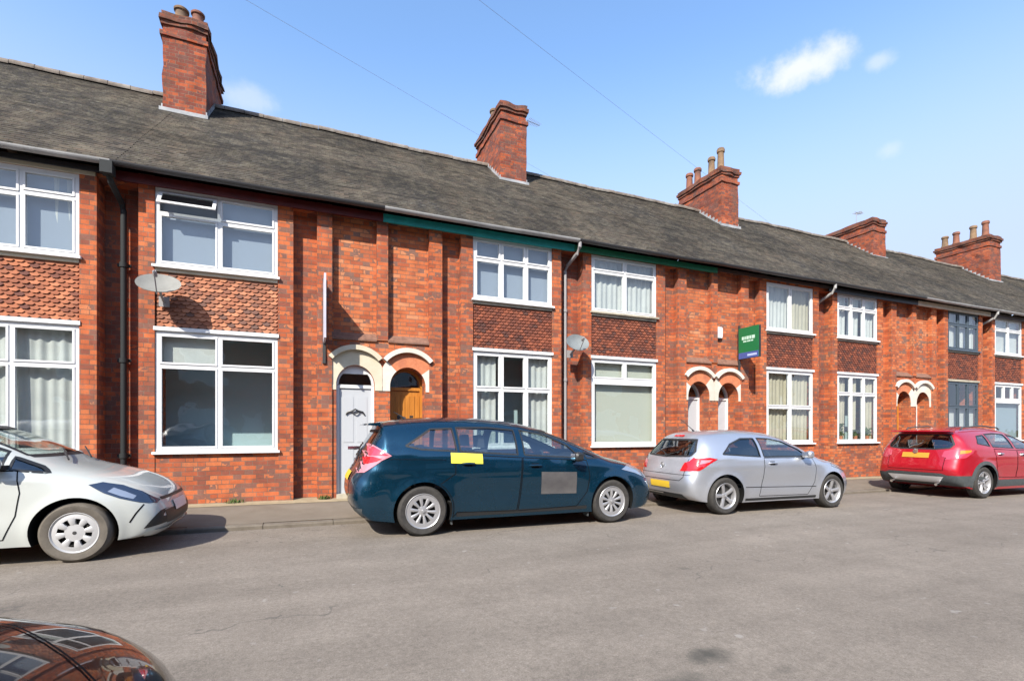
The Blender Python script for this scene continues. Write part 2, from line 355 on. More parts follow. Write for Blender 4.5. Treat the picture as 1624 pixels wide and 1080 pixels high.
b = MB()
X = -50.0
while X < 80:
    L = .915; a = random.uniform(-.004, .004); z0, z1 = zg(X), zg(X+L)
    p = [(KERB, -.2), (KERB, .030), (KERB+.02, .045), (KERB+.125, .052), (KERB+.125, -.2)]
    vs = [(X+.004, y, z+z0+a) for y, z in p]+[(X+L-.004, y, z+z1+a) for y, z in p]
    b.add(vs, [(0,1,2,3,4), (9,8,7,6,5)]+[(i, (i+1) % 5, (i+1) % 5+5, i+5) for i in range(5)]); X += L
k = b.build('kerb', MT['kerb']); tag(k, kind='structure')
sheet('near_pavement', -60, 90, -6.4, -1.6, lambda X, Y: .10, MT['pave'], 60, 2)

# ------------------------------------------------------------------ houses
YF = 9.30; EZ = 5.33; EY = 9.06; RY = 13.70; SL = .807; RZ = EZ+SL*(RY-EY)
def roof_z(y): return EZ+SL*(y-EY)
def arc(cx, cz, r, a0, a1, n=16): return [(cx+r*math.cos(rad(a0+(a1-a0)*i/n)), cz+r*math.sin(rad(a0+(a1-a0)*i/n))) for i in range(n+1)]
def window(house, x0, x1, z0, z1, cols, frame='upvc', inside=('curt',), sill='upvc', y=YF+.02, label=None, open_cell=None, fw=.055):
    """cols: list of (relative width, [row fractions from the top])"""
    fm = MT[frame]; b = MB(); pn = MB()
    w = x1-x0; tot = sum(c[0] for c in cols)
    # outer frame
    b.box(x0, x1, y+.002, y+.075, z1-fw, z1); b.box(x0, x1, y+.002, y+.075, z0, z0+fw)
    b.box(x0, x0+fw, y+.004, y+.073, z0+fw, z1-fw); b.box(x1-fw, x1, y+.004, y+.073, z0+fw, z1-fw)
    ax0, ax1, az0, az1 = x0+fw, x1-fw, z0+fw, z1-fw; cx = ax0; mw = .045; openb = None
    for ci, (cw, rows) in enumerate(cols):
        cxe = cx+(ax1-ax0)*cw/tot
        if ci < len(cols)-1: b.box(cxe-mw/2, cxe+mw/2, y+.006, y+.07, az0, az1)
        rt = sum(rows); zt = az1
        for ri, rr in enumerate(rows):
            ze = zt-(az1-az0)*rr/rt
            l = cx+(mw/2 if ci else 0); r = cxe-(mw/2 if ci < len(cols)-1 else 0)
            if ri < len(rows)-1: b.box(l, r, y+.008, y+.068, ze-mw/2, ze+mw/2)
            tz = zt-(mw/2 if ri else 0); bz = ze+(mw/2 if ri < len(rows)-1 else 0)
            sw = .028
            if open_cell == (ci, ri):
                openb = (l, r, bz, tz)
            else:
                b.box(l, r, y-.008, y+.055, tz-sw, tz); b.box(l, r, y-.008, y+.055, bz, bz+sw)
                b.box(l, l+sw, y-.006, y+.053, bz+sw, tz-sw); b.box(r-sw, r, y-.006, y+.053, bz+sw, tz-sw)
                pn.add([(l+sw, y+.02, bz+sw), (r-sw, y+.02, bz+sw), (r-sw, y+.02, tz-sw), (l+sw, y+.02, tz-sw)], [(0, 1, 2, 3)])
            zt = ze
        cx = cxe
    o = b.build('window', fm, house)
    if label: o['label'] = label
    pn.build('pane', MT['glass'], o, fix=False)
    if openb:
        l, r, bz, tz = openb; h = tz-bz; ca, sa = math.cos(rad(38)), math.sin(rad(38)); q = MB()
        def ring(u0, u1, v0, v1): # boxes in the sash plane, hinged at the top
            vs = []
            for u in (u0, u1):
                for d in (0, .05):
                    for v in (v0, v1): vs.append((u, y-.01-v*sa-d*ca*-1+0, tz-v*ca+d*sa*-0))
            q.add(vs, [(0,1,3,2),(4,6,7,5),(0,4,5,1),(2,3,7,6),(0,2,6,4),(1,5,7,3)])
        s_ = .05
        ring(l, r, 0, s_); ring(l, r, h-s_, h); ring(l, l+s_, s_, h-s_); ring(r-s_, r, s_, h-s_)
        oo = q.build('open_light', fm, o)
        q = MB(); q.add([(l+s_, y-.01-s_*sa+.02, tz-s_*ca), (r-s_, y-.01-s_*sa+.02, tz-s_*ca), (r-s_, y-.01-(h-s_)*sa+.02, tz-(h-s_)*ca), (l+s_, y-.01-(h-s_)*sa+.02, tz-(h-s_)*ca)], [(0, 1, 2, 3)])
        q.build('pane', MT['dglass'], o, fix=False)
    # room behind
    q = MB(); Y0, Y1 = y+.075, y+.95
    q.add([(x0, Y0, z0), (x1, Y0, z0), (x1, Y0, z1), (x0, Y0, z1), (x0-.3, Y1, z0), (x1+.3, Y1, z0), (x1+.3, Y1, z1+.2), (x0-.3, Y1, z1+.2)],
          [(4, 5, 6, 7), (0, 1, 5, 4), (1, 2, 6, 5), (2, 3, 7, 6), (3, 0, 4, 7)])
    q.build('room_interior', MT['room'], o)
    # curtains / blinds
    for it in inside:
        kind, m = it[0], it[1]; yy = y+.13; q = MB()
        if kind == 'part':
            q.box(x0+w*it[2]+.01, x0+w*it[3]-.01, yy, yy+.006, z0+(z1-z0)*it[4], z0+(z1-z0)*it[5]); q.build('blind', MT[m], o)
        elif kind == 'full':
            zb_ = z0+(it[2] if len(it) > 2 else 0)*(z1-z0)
            q.box(x0+.02, x1-.02, yy, yy+.006, zb_, z1-.02)
            q.build('blind', MT[m], o)
        else:                      # ('drape', mat, from fraction, to fraction, bottom fraction)
            a, c_ = x0+w*it[2], x0+w*it[3]; n = max(8, int((c_-a)/.02)); zb_ = z0+(it[4] if len(it) > 4 else 0)*(z1-z0); ph = random.random()*6
            vs = []
            for i in range(n+1):
                xx = a+(c_-a)*i/n; yy2 = yy+.013*math.sin(i*.95+ph)+.008*math.sin(i*.41+ph*2)
                vs += [(xx, yy2+.02, zb_+.03), (xx, yy2, z1-.03)]
            q.add(vs, [(2*i, 2*i+2, 2*i+3, 2*i+1) for i in range(n)], 0, True); q.build('curtain', MT[m], o, fix=False, sharp=180)
    if sill:
        q = MB(); q.box(x0-.035, x1+.035, y-.075, y+.0, z0-.035, z0+.004); q.build('window_sill', MT[sill], o)
    return o
def tile_panel(house, x0, x1, z0, z1, m, y=YF+.05, flat=False):
    """hung tiles: each a plate with a pointed foot, overlapping the row below"""
    b = MB(); tw, rh = (.112, .060) if m == 'tile_d' else (.118, .062); rows = int(round((z1-z0)/rh)); rh = (z1-z0)/rows; n = int(round((x1-x0)/tw)); tw = (x1-x0)/n; sh = []
    for r in range(rows):
        zb = z0+r*rh; off = tw/2 if r % 2 else 0
        for i in range(n+1):
            a = x0+i*tw-off; c = a+tw; a2, c2 = max(a, x0), min(c, x1)
            if c2-a2 < .02: continue
            j = random.uniform(-.003, .003); yf = y-.030+j; yb = y-.004; mid = (a+c)/2; zt = zb+rh*1.35
            pts = [(a2, zb+rh*.45)]
            if a2 <= mid-.02: pts.append((max(a2, mid-.03), zb))
            if c2 >= mid+.02: pts.append((min(c2, mid+.03), zb))
            pts += [(c2, zb+rh*.45), (c2, min(zt, z1)), (a2, min(zt, z1))]
            k = len(pts); vs = [(p[0], yf+(yb-yf)*(p[1]-zb)/(rh*1.35), p[1]) for p in pts]; vs += [(p[0], q[1]+.022, p[1]) for p, q in zip(pts, vs)]
            b.add(vs, [list(range(k))]+[(q, q+k, (q+1) % k+k, (q+1) % k) for q in range(k)]); sh += [random.random()]*(2*k)
    b.box(x0, x1, y+.002, y+.03, z0, z1); sh += [0.1]*8
    o = b.build('tile_panel', MT[m], house)
    at = o.data.attributes.new('shade', 'FLOAT', 'POINT'); at.data.foreach_set('value', sh)
    return o
def house_wall(house, c, s, brick):
    """c: centre pier X; s: +1 house to its right, -1 to its left.  Offsets measured away from the pier."""
    b = MB(); B = lambda o0, o1, y0, z0, z1, y1=9.95: b.box(*sorted((c+s*o0, c+s*o1)), y0, y1, z0, z1)
    g0 = -.6
    B(0, .10, YF, 2.985, EZ)                       # centre pier above the porch
    B(.10, .87, YF+.05, EZ-.06, EZ)
    q = MB(); q.box(*sorted((c+s*.10, c+s*.87)), YF+.13, 9.95, 3.06, EZ-.06); q.build('upper_panel', MT['brick_l'], house)
    B(.87, 1.12, YF, g0, EZ)                       # pier
    B(1.12, 1.50, YF+.03, EZ-.16, EZ)
    B(1.50, 1.74, YF, g0, EZ)
    B(1.74, 3.49, YF+.012, g0, .995)               # below the window
    B(1.74, 3.49, YF+.11, 2.905, 3.90)
    B(1.74, 3.49, YF+.02, 5.165, EZ)
    B(3.49, 3.70, YF, g0, EZ)
    B(3.70, 3.965, YF+.03, EZ-.16, EZ)
    # thickness behind the windows' jambs
    # porch wall with its arched doorway
    yp = YF+.03; X = lambda o: c+s*o
    B(0, .14, yp, g0, 2.15); B(.80, .87, yp, g0, 2.15)
    top = [(X(0), 2.15), (X(.14), 2.15)]+[(X(.47-.33*math.cos(rad(a))), 2.15+.36*math.sin(rad(a))) for a in range(15, 166, 10)]+[(X(.80), 2.15), (X(.87), 2.15), (X(.87), 2.985), (X(0), 2.985)]
    b.prism(top, yp, 9.95)
    o = b.build('wall', brick, house)
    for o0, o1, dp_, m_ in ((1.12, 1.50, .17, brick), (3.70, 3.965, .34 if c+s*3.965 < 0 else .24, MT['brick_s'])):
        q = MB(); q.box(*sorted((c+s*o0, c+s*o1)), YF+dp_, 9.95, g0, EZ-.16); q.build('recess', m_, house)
    q = MB()                                       # sloping tile ledge over the porch
    q.prismx([(yp-.035, 2.955), (yp-.035, 2.985), (YF+.131, 3.11), (YF+.131, 2.955)], *sorted((X(.10), X(.868))))
    q.build('ledge', MT['slate'], house)
    return o
def porch(house, c, s, ring, hood, door, depth, white_all=False, number=None):
    X = lambda o: c+s*o; yp = YF+.03
    def seg(cx, cz, r0, r1, a0, a1, y0, y1, m, name, n=18):
        p = [(X(cx+r1*math.cos(rad(a0+(a1-a0)*i/n))), cz+r1*math.sin(rad(a0+(a1-a0)*i/n))) for i in range(n+1)]
        p += [(X(cx+r0*math.cos(rad(a1+(a0-a1)*i/n))), cz+r0*math.sin(rad(a1+(a0-a1)*i/n))) for i in range(n+1)]
        b = MB()
        for i in range(n): b.prism([p[i], p[i+1], p[2*n+1-i-1], p[2*n+1-i]], y0, y1)
        return b.build(name, MT[m], house)
    hc = 2.27; R = .60; am = math.degrees(math.asin(.462/R))
    seg(.47, hc, R-.085, R, 90-am, 90+am, yp-.085, yp+.05, hood, 'arch_hood')
    # ring of cut brick between the opening and the hood, springing blocks at its feet
    def io(a):
        ca, sa = math.cos(rad(a)), math.sin(rad(a)); I = (.47+.334*ca, 2.15+.364*sa); lim = .465 if ca < 0 else .43; r = .34
        while True:
            x, z = r*ca, 2.15+r*sa
            if abs(x) > lim or math.hypot(x, z-hc) > R-.083 and z > hc: break
            r += .004
        return I, (.47+x, z)
    def fan(a0, a1, m, name, pr):
        b = MB(); n = max(3, int((a1-a0)/6)); P = [io(a0+(a1-a0)*k/n) for k in range(n+1)]
        for k in range(n): b.prism([(X(P[k][0][0]), P[k][0][1]), (X(P[k][1][0]), P[k][1][1]), (X(P[k+1][1][0]), P[k+1][1][1]), (X(P[k+1][0][0]), P[k+1][0][1])], yp-pr, yp+.03)
        return b.build(name, MT[m], house)
    ca_ = 0 if white_all else 40
    fan(ca_, 180-(0 if white_all else 50), ring, 'arch_ring', .006)
    for side in (-1, 1):
        lim = .465 if side < 0 else .43; b = MB()
        b.prism([(X(.47+side*.333), 2.06), (X(.47+side*lim), 2.06), (X(.47+side*lim), 2.15), (X(.47+side*.333), 2.15)], yp-.014, yp+.05)
        a0, a1 = (0, 40) if side > 0 else (130, 180)
        if not white_all:
            n = 7; P = [io(a0+(a1-a0)*k/n) for k in range(n+1)]
            for k in range(n): b.prism([(X(P[k][0][0]), P[k][0][1]), (X(P[k][1][0]), P[k][1][1]), (X(P[k+1][1][0]), P[k+1][1][1]), (X(P[k+1][0][0]), P[k+1][0][1])], yp-.014, yp+.05)
        b.build('springing_block', MT[hood], house)
    # doorway: frame, fanlight, leaf
    yd = yp+depth; z0 = zg(c)+.20; x0, x1 = sorted((X(.14), X(.80)))
    b = MB(); fm = 'upvc'
    b.box(x0, x0+.05, yd-.03, yd+.06, z0, 2.15); b.box(x1-.05, x1, yd-.03, yd+.06, z0, 2.15); b.box(x0+.05, x1-.05, yd-.028, yd+.058, 2.10, 2.16)
    nn = 12; oa = [(X(.47+.335*math.cos(rad(180*i/nn))), 2.15+.362*math.sin(rad(180*i/nn))) for i in range(nn+1)]; ia = [(X(.47+.29*math.cos(rad(180*i/nn))), 2.16+.30*math.sin(rad(180*i/nn))) for i in range(nn+1)]
    for i in range(nn): b.prism([oa[i], oa[i+1], ia[i+1], ia[i]], yd-.03, yd+.055)
    if white_all: b.box(x0+.04, x1-.04, yd-.026, yd+.02, 2.36, 2.52)
    f = b.build('door_frame', MT[fm if door != 'wood' else 'wood'], house)
    b = MB(); b.add([(p[0], yd+.01, p[1]) for p in ia], [list(range(len(ia)))]); b.build('fanlight', MT['glass'], f, fix=False)
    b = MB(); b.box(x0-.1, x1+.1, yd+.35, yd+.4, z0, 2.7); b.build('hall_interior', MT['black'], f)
    b = MB(); lx0, lx1 = x0+.052, x1-.052
    b.box(lx0, lx1, yd, yd+.045, z0+.03, 2.095)
    if door == 'wood':
        for i in range(6): a = lx0+(lx1-lx0)*i/6; b.box(a+.006, a+(lx1-lx0)/6-.006, yd-.012, yd, z0+.12, 2.0)
    else:
        for za, zb_ in ((z0+.14, 1.0), (1.12, 1.95)):
            for xa, xb in ((lx0+.07, (lx0+lx1)/2-.03), ((lx0+lx1)/2+.03, lx1-.07)): b.box(xa, xb, yd-.006, yd, za, zb_)
    d = b.build('door', MT['wood' if door == 'wood' else 'door_w'], house)
    mx_ = (lx0+lx1)/2
    b = MB(); b.box(mx_-.13, mx_+.13, yd-.016, yd-.006, 1.00, 1.05); b.build('letter_box', MT['iron'] if white_all is False else MT['chrome'], d)
    if white_all:
        b = MB(); b.tube([(mx_-.16, yd-.02, 1.62), (mx_-.13, yd-.03, 1.67), (mx_-.05, yd-.035, 1.69), (mx_, yd-.035, 1.72), (mx_+.05, yd-.035, 1.69), (mx_+.13, yd-.03, 1.67), (mx_+.16, yd-.02, 1.62)], .014)
        b.tube([(mx_-.06, yd-.035, 1.665), (mx_, yd-.05, 1.64), (mx_+.06, yd-.035, 1.665)], .012); b.build('door_knocker', MT['iron'], d)
    if door == 'wood':
        for xx in (mx_-.12, mx_+.12):
            b = MB(); b.box(xx-.035, xx+.035, yd-.016, yd-.012, 1.42, 1.62); b.build('door_light', MT['iron'], d)
    b = MB(); b.tube([(lx0+.07 if s > 0 else lx1-.07, yd-.05, 1.14), (lx0+.07 if s > 0 else lx1-.07, yd, 1.14)], .018); b.build('door_handle', MT['chrome'], d)
    b = MB(); b.box(x0-.0, x1+.0, yp-.06, yd+.1, z0-.22, z0+.03); b.build('door_step', MT['stone'], house)
    return d
def rz_off(x, y): return .055*noise.noise(Vector((x*.21+4, y*.2, 6)))+.028*noise.noise(Vector((x*.42, y*.5, 3)))+.012*noise.noise(Vector((x*1.7, y*1.9, 9)))
def roof(house, x0, x1):
    b = MB(); nr = 56; nc = 26; run = RY-EY; vs = []; 
    for r in range(nr):
        y0 = EY+run*r/nr; y1 = EY+run*(r+1)/nr
        for (y, up) in ((y0, .022), (y1, .004)):
            for i in range(nc+1):
                x = x0+(x1-x0)*i/nc
                vs.append((x, y, roof_z(y)+rz_off(x, y)+up+.004*noise.noise(Vector((x*9, y*11, 1)))))
    fs = []
    for r in range(nr*2-1):
        for i in range(nc): fs.append((r*(nc+1)+i, r*(nc+1)+i+1, (r+1)*(nc+1)+i+1, (r+1)*(nc+1)+i))
    b.add(vs, fs)
    # underside and eaves edge, rear slope
    n0 = len(vs)
    vs2 = [(x0+(x1-x0)*i/nc, EY, EZ+rz_off(x0+(x1-x0)*i/nc, EY)-.03) for i in range(nc+1)]+[vs[i] for i in range(nc+1)]
    b.add(vs2, [(i, i+1, nc+2+i, nc+1+i) for i in range(nc)])
    b.add([(x0, EY, EZ-.03), (x1, EY, EZ-.03), (x1, YF+.2, EZ+.12), (x0, YF+.2, EZ+.12)], [(0, 1, 2, 3)])
    b.add([(x0, RY, RZ), (x1, RY, RZ), (x1, RY+run, EZ), (x0, RY+run, EZ)], [(0, 1, 2, 3)])
    o = b.build('roof', MT['roof'], house, fix=False)
    q = MB(); X = x0
    while X < x1-.05:
        L = min(.42, x1-X); dz = random.uniform(-.008, .012)+rz_off(X, RY); r0 = .115
        p = [(r0*math.cos(a), r0*.75*math.sin(a)) for a in [rad(-25+230*k/10) for k in range(11)]]
        vv = [(X+.006, RY+u, RZ+v+dz) for u, v in p]+[(X+L-.002, RY+u*1.03, RZ+v*1.03+dz+rz_off(X+L, RY)-rz_off(X, RY)) for u, v in p]
        q.add(vv, [(k, k+1, k+12, k+11) for k in range(10)]+[list(range(11)), list(range(21, 10, -1))], 0, True); X += L
    q.build('ridge', MT['ridge'], o)
    return o
def eaves(house, x0, x1, fascia, gut, zf0=5.13, zf1=5.275, pipe=None):
    q = MB(); q.box(x0+.002, x1-.002, YF-.10, YF-.075, zf0, zf1); q.box(x0+.002, x1-.002, YF-.075, YF+.02, zf0+.03, zf0+.045)
    q.build('fascia', MT[fascia], house)
    q = MB(); n = 14
    prof = [(.062*math.cos(rad(a)), .058*math.sin(rad(a))) for a in range(180, 361, 20)]
    vs = []
    for i in range(n+1):
        x = x0+(x1-x0)*i/n; dz = -.012*math.sin(math.pi*i/n)+.006*noise.noise(Vector((x*1.3, 0, 0)))
        vs += [(x, EY-.045+u, EZ-.015+v+dz) for u, v in prof]+[(x, EY-.045+u*.9, EZ-.012+v*.88+dz) for u, v in reversed(prof)]
    k = 2*len(prof)
    q.add(vs, [(i*k+j, i*k+(j+1) % k, (i+1)*k+(j+1) % k, (i+1)*k+j) for i in range(n) for j in range(k)]+[list(range(k)), list(range((n+1)*k-1, n*k-1, -1))])
    q.build('gutter', MT[gut], house)
def downpipe(house, x, m, yb=YF+.22, hopper=False, dx=0, r=.038):
    q = MB(); zt = EZ-.06
    q.tube([(x+dx, EY-.045, zt), (x+dx, EY-.04, zt-.10), (x+dx*.8, EY+.05, zt-.22), (x+dx*.2, yb-.06, zt-.38), (x, yb, zt-.48), (x, yb, 3.0), (x, yb, zg(x)+.2)], r, 12)
    for z in (.9, 2.4, 3.9): q.tube([(x, yb, z), (x, yb, z+.07)], r*1.35, 12); q.box(x-.09, x+.09, yb+.03, yb+.05, z+.01, z+.06)
    if hopper: q.box(x+dx-.075, x+dx+.075, EY-.12, EY+.03, zt-.16, zt+.02)
    return q.build('downpipe', MT[m], house)
def chimney(house, x0, x1, y0, y1, top, pots, brick='brick_dark', corbel=True, mortar=False):
    b = MB(); zb = roof_z(y0)-.3; d = .35
    b.box(x0, x1, y0, y1, zb, top-.52)
    b.box(x0-.035, x1+.035, y0-.035, y1+.035, top-.52, top-.42)
    b.box(x0+.01, x1-.01, y0+.01, y1-.01, top-.42, top-.26)
    o = b.build('chimney', MT[brick], house)
    b = MB()                                      # sooty oversailing courses at the top
    b.box(x0-.03, x1+.03, y0-.03, y1+.03, top-.26, top-.18); b.box(x0-.065, x1+.065, y0-.065, y1+.065, top-.18, top-.09)
    b.box(x0-.02, x1+.02, y0-.02, y1+.02, top-.09, top)
    cr = b.build('chimney_crown', MT['crown'], o)
    for me, am in ((o.data, .030), (cr.data, .055)):   # age has moved the bricks
        bm = bmesh.new(); bm.from_mesh(me); bmesh.ops.subdivide_edges(bm, edges=[e for e in bm.edges if e.calc_length() > .5], cuts=8, use_grid_fill=True)
        for v in bm.verts: v.co += Vector((noise.noise(v.co*3.1), noise.noise(v.co*3.1+Vector((7, 0, 0))), .6*noise.noise(v.co*3.3+Vector((0, 9, 0)))))*am
        bm.to_mesh(me); bm.free()
    q = MB()                                      # flaunching: lumpy mortar on top
    nx_, ny_ = 6, 10; vs = []
    for i in range(nx_+1):
        for j in range(ny_+1):
            u, v = i/nx_, j/ny_; e = min(u, 1-u, v*1.6, (1-v)*1.6)
            vs.append((x0+.01+(x1-x0-.02)*u, y0+.01+(y1-y0-.02)*v, top-.01+min(e, .3)*.35+.03*noise.noise(Vector((x0+u*3, v*7, 2)))*(1 if e > 0 else 0)))
    q.add(vs, [(i*(ny_+1)+j, (i+1)*(ny_+1)+j, (i+1)*(ny_+1)+j+1, i*(ny_+1)+j+1) for i in range(nx_) for j in range(ny_)])
    q.build('chimney_cap', MT['cap'], o, fix=False)
    for (u, v, h, r, m) in pots:
        px, py = x0+(x1-x0)*u, y0+(y1-y0)*v; q = MB()
        q.lathe([(r*1.25, -.03), (r*1.2, .06), (r*1.0, .1), (r*.88, h*.75), (r*.9, h*.8), (r*1.12, h*.82), (r*1.15, h*.93), (r*.95, h), (r*.72, h), (r*.7, h*.5)], 18, c=(px, py, top+.02))
        q.build('chimney_pot', MT[m], o)
    q = MB(); t_ = .012
    q.box(x0-.05, x1+.05, y0-.07, y0-.002, roof_z(y0-.07)-.03, roof_z(y0-.07)+.075)
    for xx in (x0-.022, x1):
        n = 7
        for i in range(n):
            ya = y0+(RY-y0)*i/n; yb = y0+(RY-y0)*(i+1)/n
            q.prismx([(ya, roof_z(ya)-.05), (yb, roof_z(yb)-.05), (yb, roof_z(ya)+.12), (ya, roof_z(ya)+.12)], xx, xx+.022)
    q.build('flashing', MT['lead'], o)
    return o
D = lambda m, a, b, z=0: ('drape', m, a, b, z)
c1, c2, c3, c4, c5 = -6.67, 1.25, 9.18, 17.12, 25.05
H = [
 # centre, side, label, brick, fascia, gutter, upper window, ground window, panel, porch
 dict(c=c1, s=1, L='leftmost red brick terraced house with orange hung tiles behind the white hatchback', br='brick', fa='fblack', gu='gutl', ti='tile_o', fr='upvc',
      up=dict(cols=[(.33, [.3, .7]), (.29, [.3, .7]), (.38, [.27, .73])], inside=[D('curt', .0, .18), D('curt', .80, 1, 0), ('full', 'obsc', .0)]), gr=dict(cols=[(.55, [.3, .7]), (.45, [.3, .7])], inside=[D('curt', 0, 1)]), po=dict(ring='vouss', hood='whitep', door='white', depth=.3)),
 dict(c=c2, s=-1, L='red brick terraced house with dark red fascia and cream painted arch over a white door', br='brick', fa='fred', gu='gutd', ti='tile_m', fr='upvc',
      up=dict(cols=[(.5, [.30, .70]), (.5, [.33, .67])], inside=[('full', 'obsc', .0)], open_cell=(0, 0)), gr=dict(cols=[(.5, [.27, .73]), (.5, [.27, .73])], inside=[('part', 'curt', 0, .5, .70, 1)]), po=dict(ring='cream', hood='cream', door='white', depth=.10, white_all=True)),
 dict(c=c2, s=1, L='red brick terraced house with teal fascia and orange wooden door', br='brick', fa='fteal', gu='gutl', ti='tile_d', fr='upvc',
      up=dict(cols=[(1, [.33, .67]), (1, [.33, .67]), (1, [.33, .67])], inside=[('full', 'obsc', .0)]), gr=dict(cols=[(1, [.38, .62]), (1, [.38, .62]), (1, [.38, .62])], inside=[D('curt', .02, .30), D('curt', .72, .98)]), po=dict(ring='vouss', hood='whitep', door='wood', depth=.32)),
 dict(c=c3, s=-1, L='brick terraced house with green fascia and a pale blind in its big ground floor window', br='brick', fa='fgreen', gu='gutd', ti='tile_d', fr='upvc',
      up=dict(cols=[(1, [.25, .75]), (1, [.25, .75])], inside=[D('curt', 0, 1)], sill='stone'), gr=dict(cols=[(1, [1]), ], inside=[('full', 'blind', .0)]), po=dict(ring='vouss', hood='whitep', door='white', depth=.36)),
 dict(c=c3, s=1, L='brick terraced house carrying the green board, with brown panel and thin dark eaves', br='brick_b', fa='fbrown', gu='gutd', ti='tile_d', fr='upvc',
      up=dict(cols=[(1, [1]), (1, [1])], inside=[D('curt', 0, .55), D('curtc', .5, 1)]), gr=dict(cols=[(1, [.5, .5]), (1, [.5, .5])], inside=[D('curtc', .02, .98)]), po=dict(ring='vouss', hood='whitep', door='white', depth=.36)),
 dict(c=c4, s=-1, L='brick terraced house with thick black fascia and pot plants in its ground floor window', br='brick_b', fa='fblack', gu='gutd', ti='tile_d', fr='upvc',
      up=dict(cols=[(1, [.3, .7]), (1, [.3, .7]), (1, [.3, .7])], inside=[D('curt', 0, .3), D('curt', .36, .64), D('curt', .72, 1)]), gr=dict(cols=[(1, [.27, .73]), (1, [.27, .73]), (1, [.27, .73])], inside=[D('curtc', 0, .3), D('curtc', .38, .6), D('curtc', .70, 1)]), po=dict(ring='vouss', hood='whitep', door='wood', depth=.36)),
 dict(c=c4, s=1, L='brick terraced house with dark grey window frames and pale fascia above the red car', br='brick_b', fa='fcream', gu='gutl', ti='tile_d', fr='grey',
      up=dict(cols=[(1, [.32, .68]), (1, [.32, .68]), (1, [.32, .68])], inside=[D('curt', 0, 1)], sill='stone'), gr=dict(cols=[(1, [.42, .58]), (1, [.42, .58]), (1, [.42, .58])], inside=[('part', 'curt', 0, 1, 0, .56)]), po=dict(ring='whitep', hood='whitep', door='white', depth=.36)),
 dict(c=c5, s=-1, L='rightmost visible brick house front, with wide white windows and a bluish blind', br='brick_b', fa='fbrown', gu='gutl', ti='tile_d', fr='upvc',
      up=dict(cols=[(1, [.3, .7]), (1, [.3, .7])], inside=[('full', 'curt', .0)]), gr=dict(cols=[(1, [.28, .72]), (1, [.28, .72])], inside=[('full', 'blueb', .0)]), po=dict(ring='vouss', hood='whitep', door='white', depth=.36)),
 dict(c=c5, s=1, L='terraced house whose roof runs up to the last chimney with four pots', br='brick_b', fa='fcream', gu='gutl', ti='tile_d', fr='upvc',
      up=dict(cols=[(1, [.3, .7]), (1, [.3, .7])], inside=[('full', 'curt', .0)]), gr=dict(cols=[(1, [.3, .7]), (1, [.3, .7])], inside=[('full', 'curtc', .0)]), po=dict(ring='vouss', hood='whitep', door='white', depth=.36)),
 dict(c=c5+7.93, s=-1, L='terraced house whose roof begins just right of the last chimney with four pots', br='brick_b', fa='fcream', gu='gutl', ti='tile_d', fr='upvc',
      up=dict(cols=[(1, [.3, .7]), (1, [.3, .7])], inside=[('full', 'curt', .0)]), gr=dict(cols=[(1, [.3, .7]), (1, [.3, .7])], inside=[('full', 'curtc', .0)]), po=dict(ring='vouss', hood='whitep', door='white', depth=.36)),
 dict(c=c5+7.93, s=1, L='farthest terraced house, only the tip of its ridge showing at the right edge', br='brick_b', fa='fcream', gu='gutl', ti='tile_d', fr='upvc',
      up=dict(cols=[(1, [.3, .7]), (1, [.3, .7])], inside=[('full', 'curt', .0)]), gr=dict(cols=[(1, [.3, .7]), (1, [.3, .7])], inside=[('full', 'curtc', .0)]), po=dict(ring='vouss', hood='whitep', door='white', depth=.36)),
]
houses = []
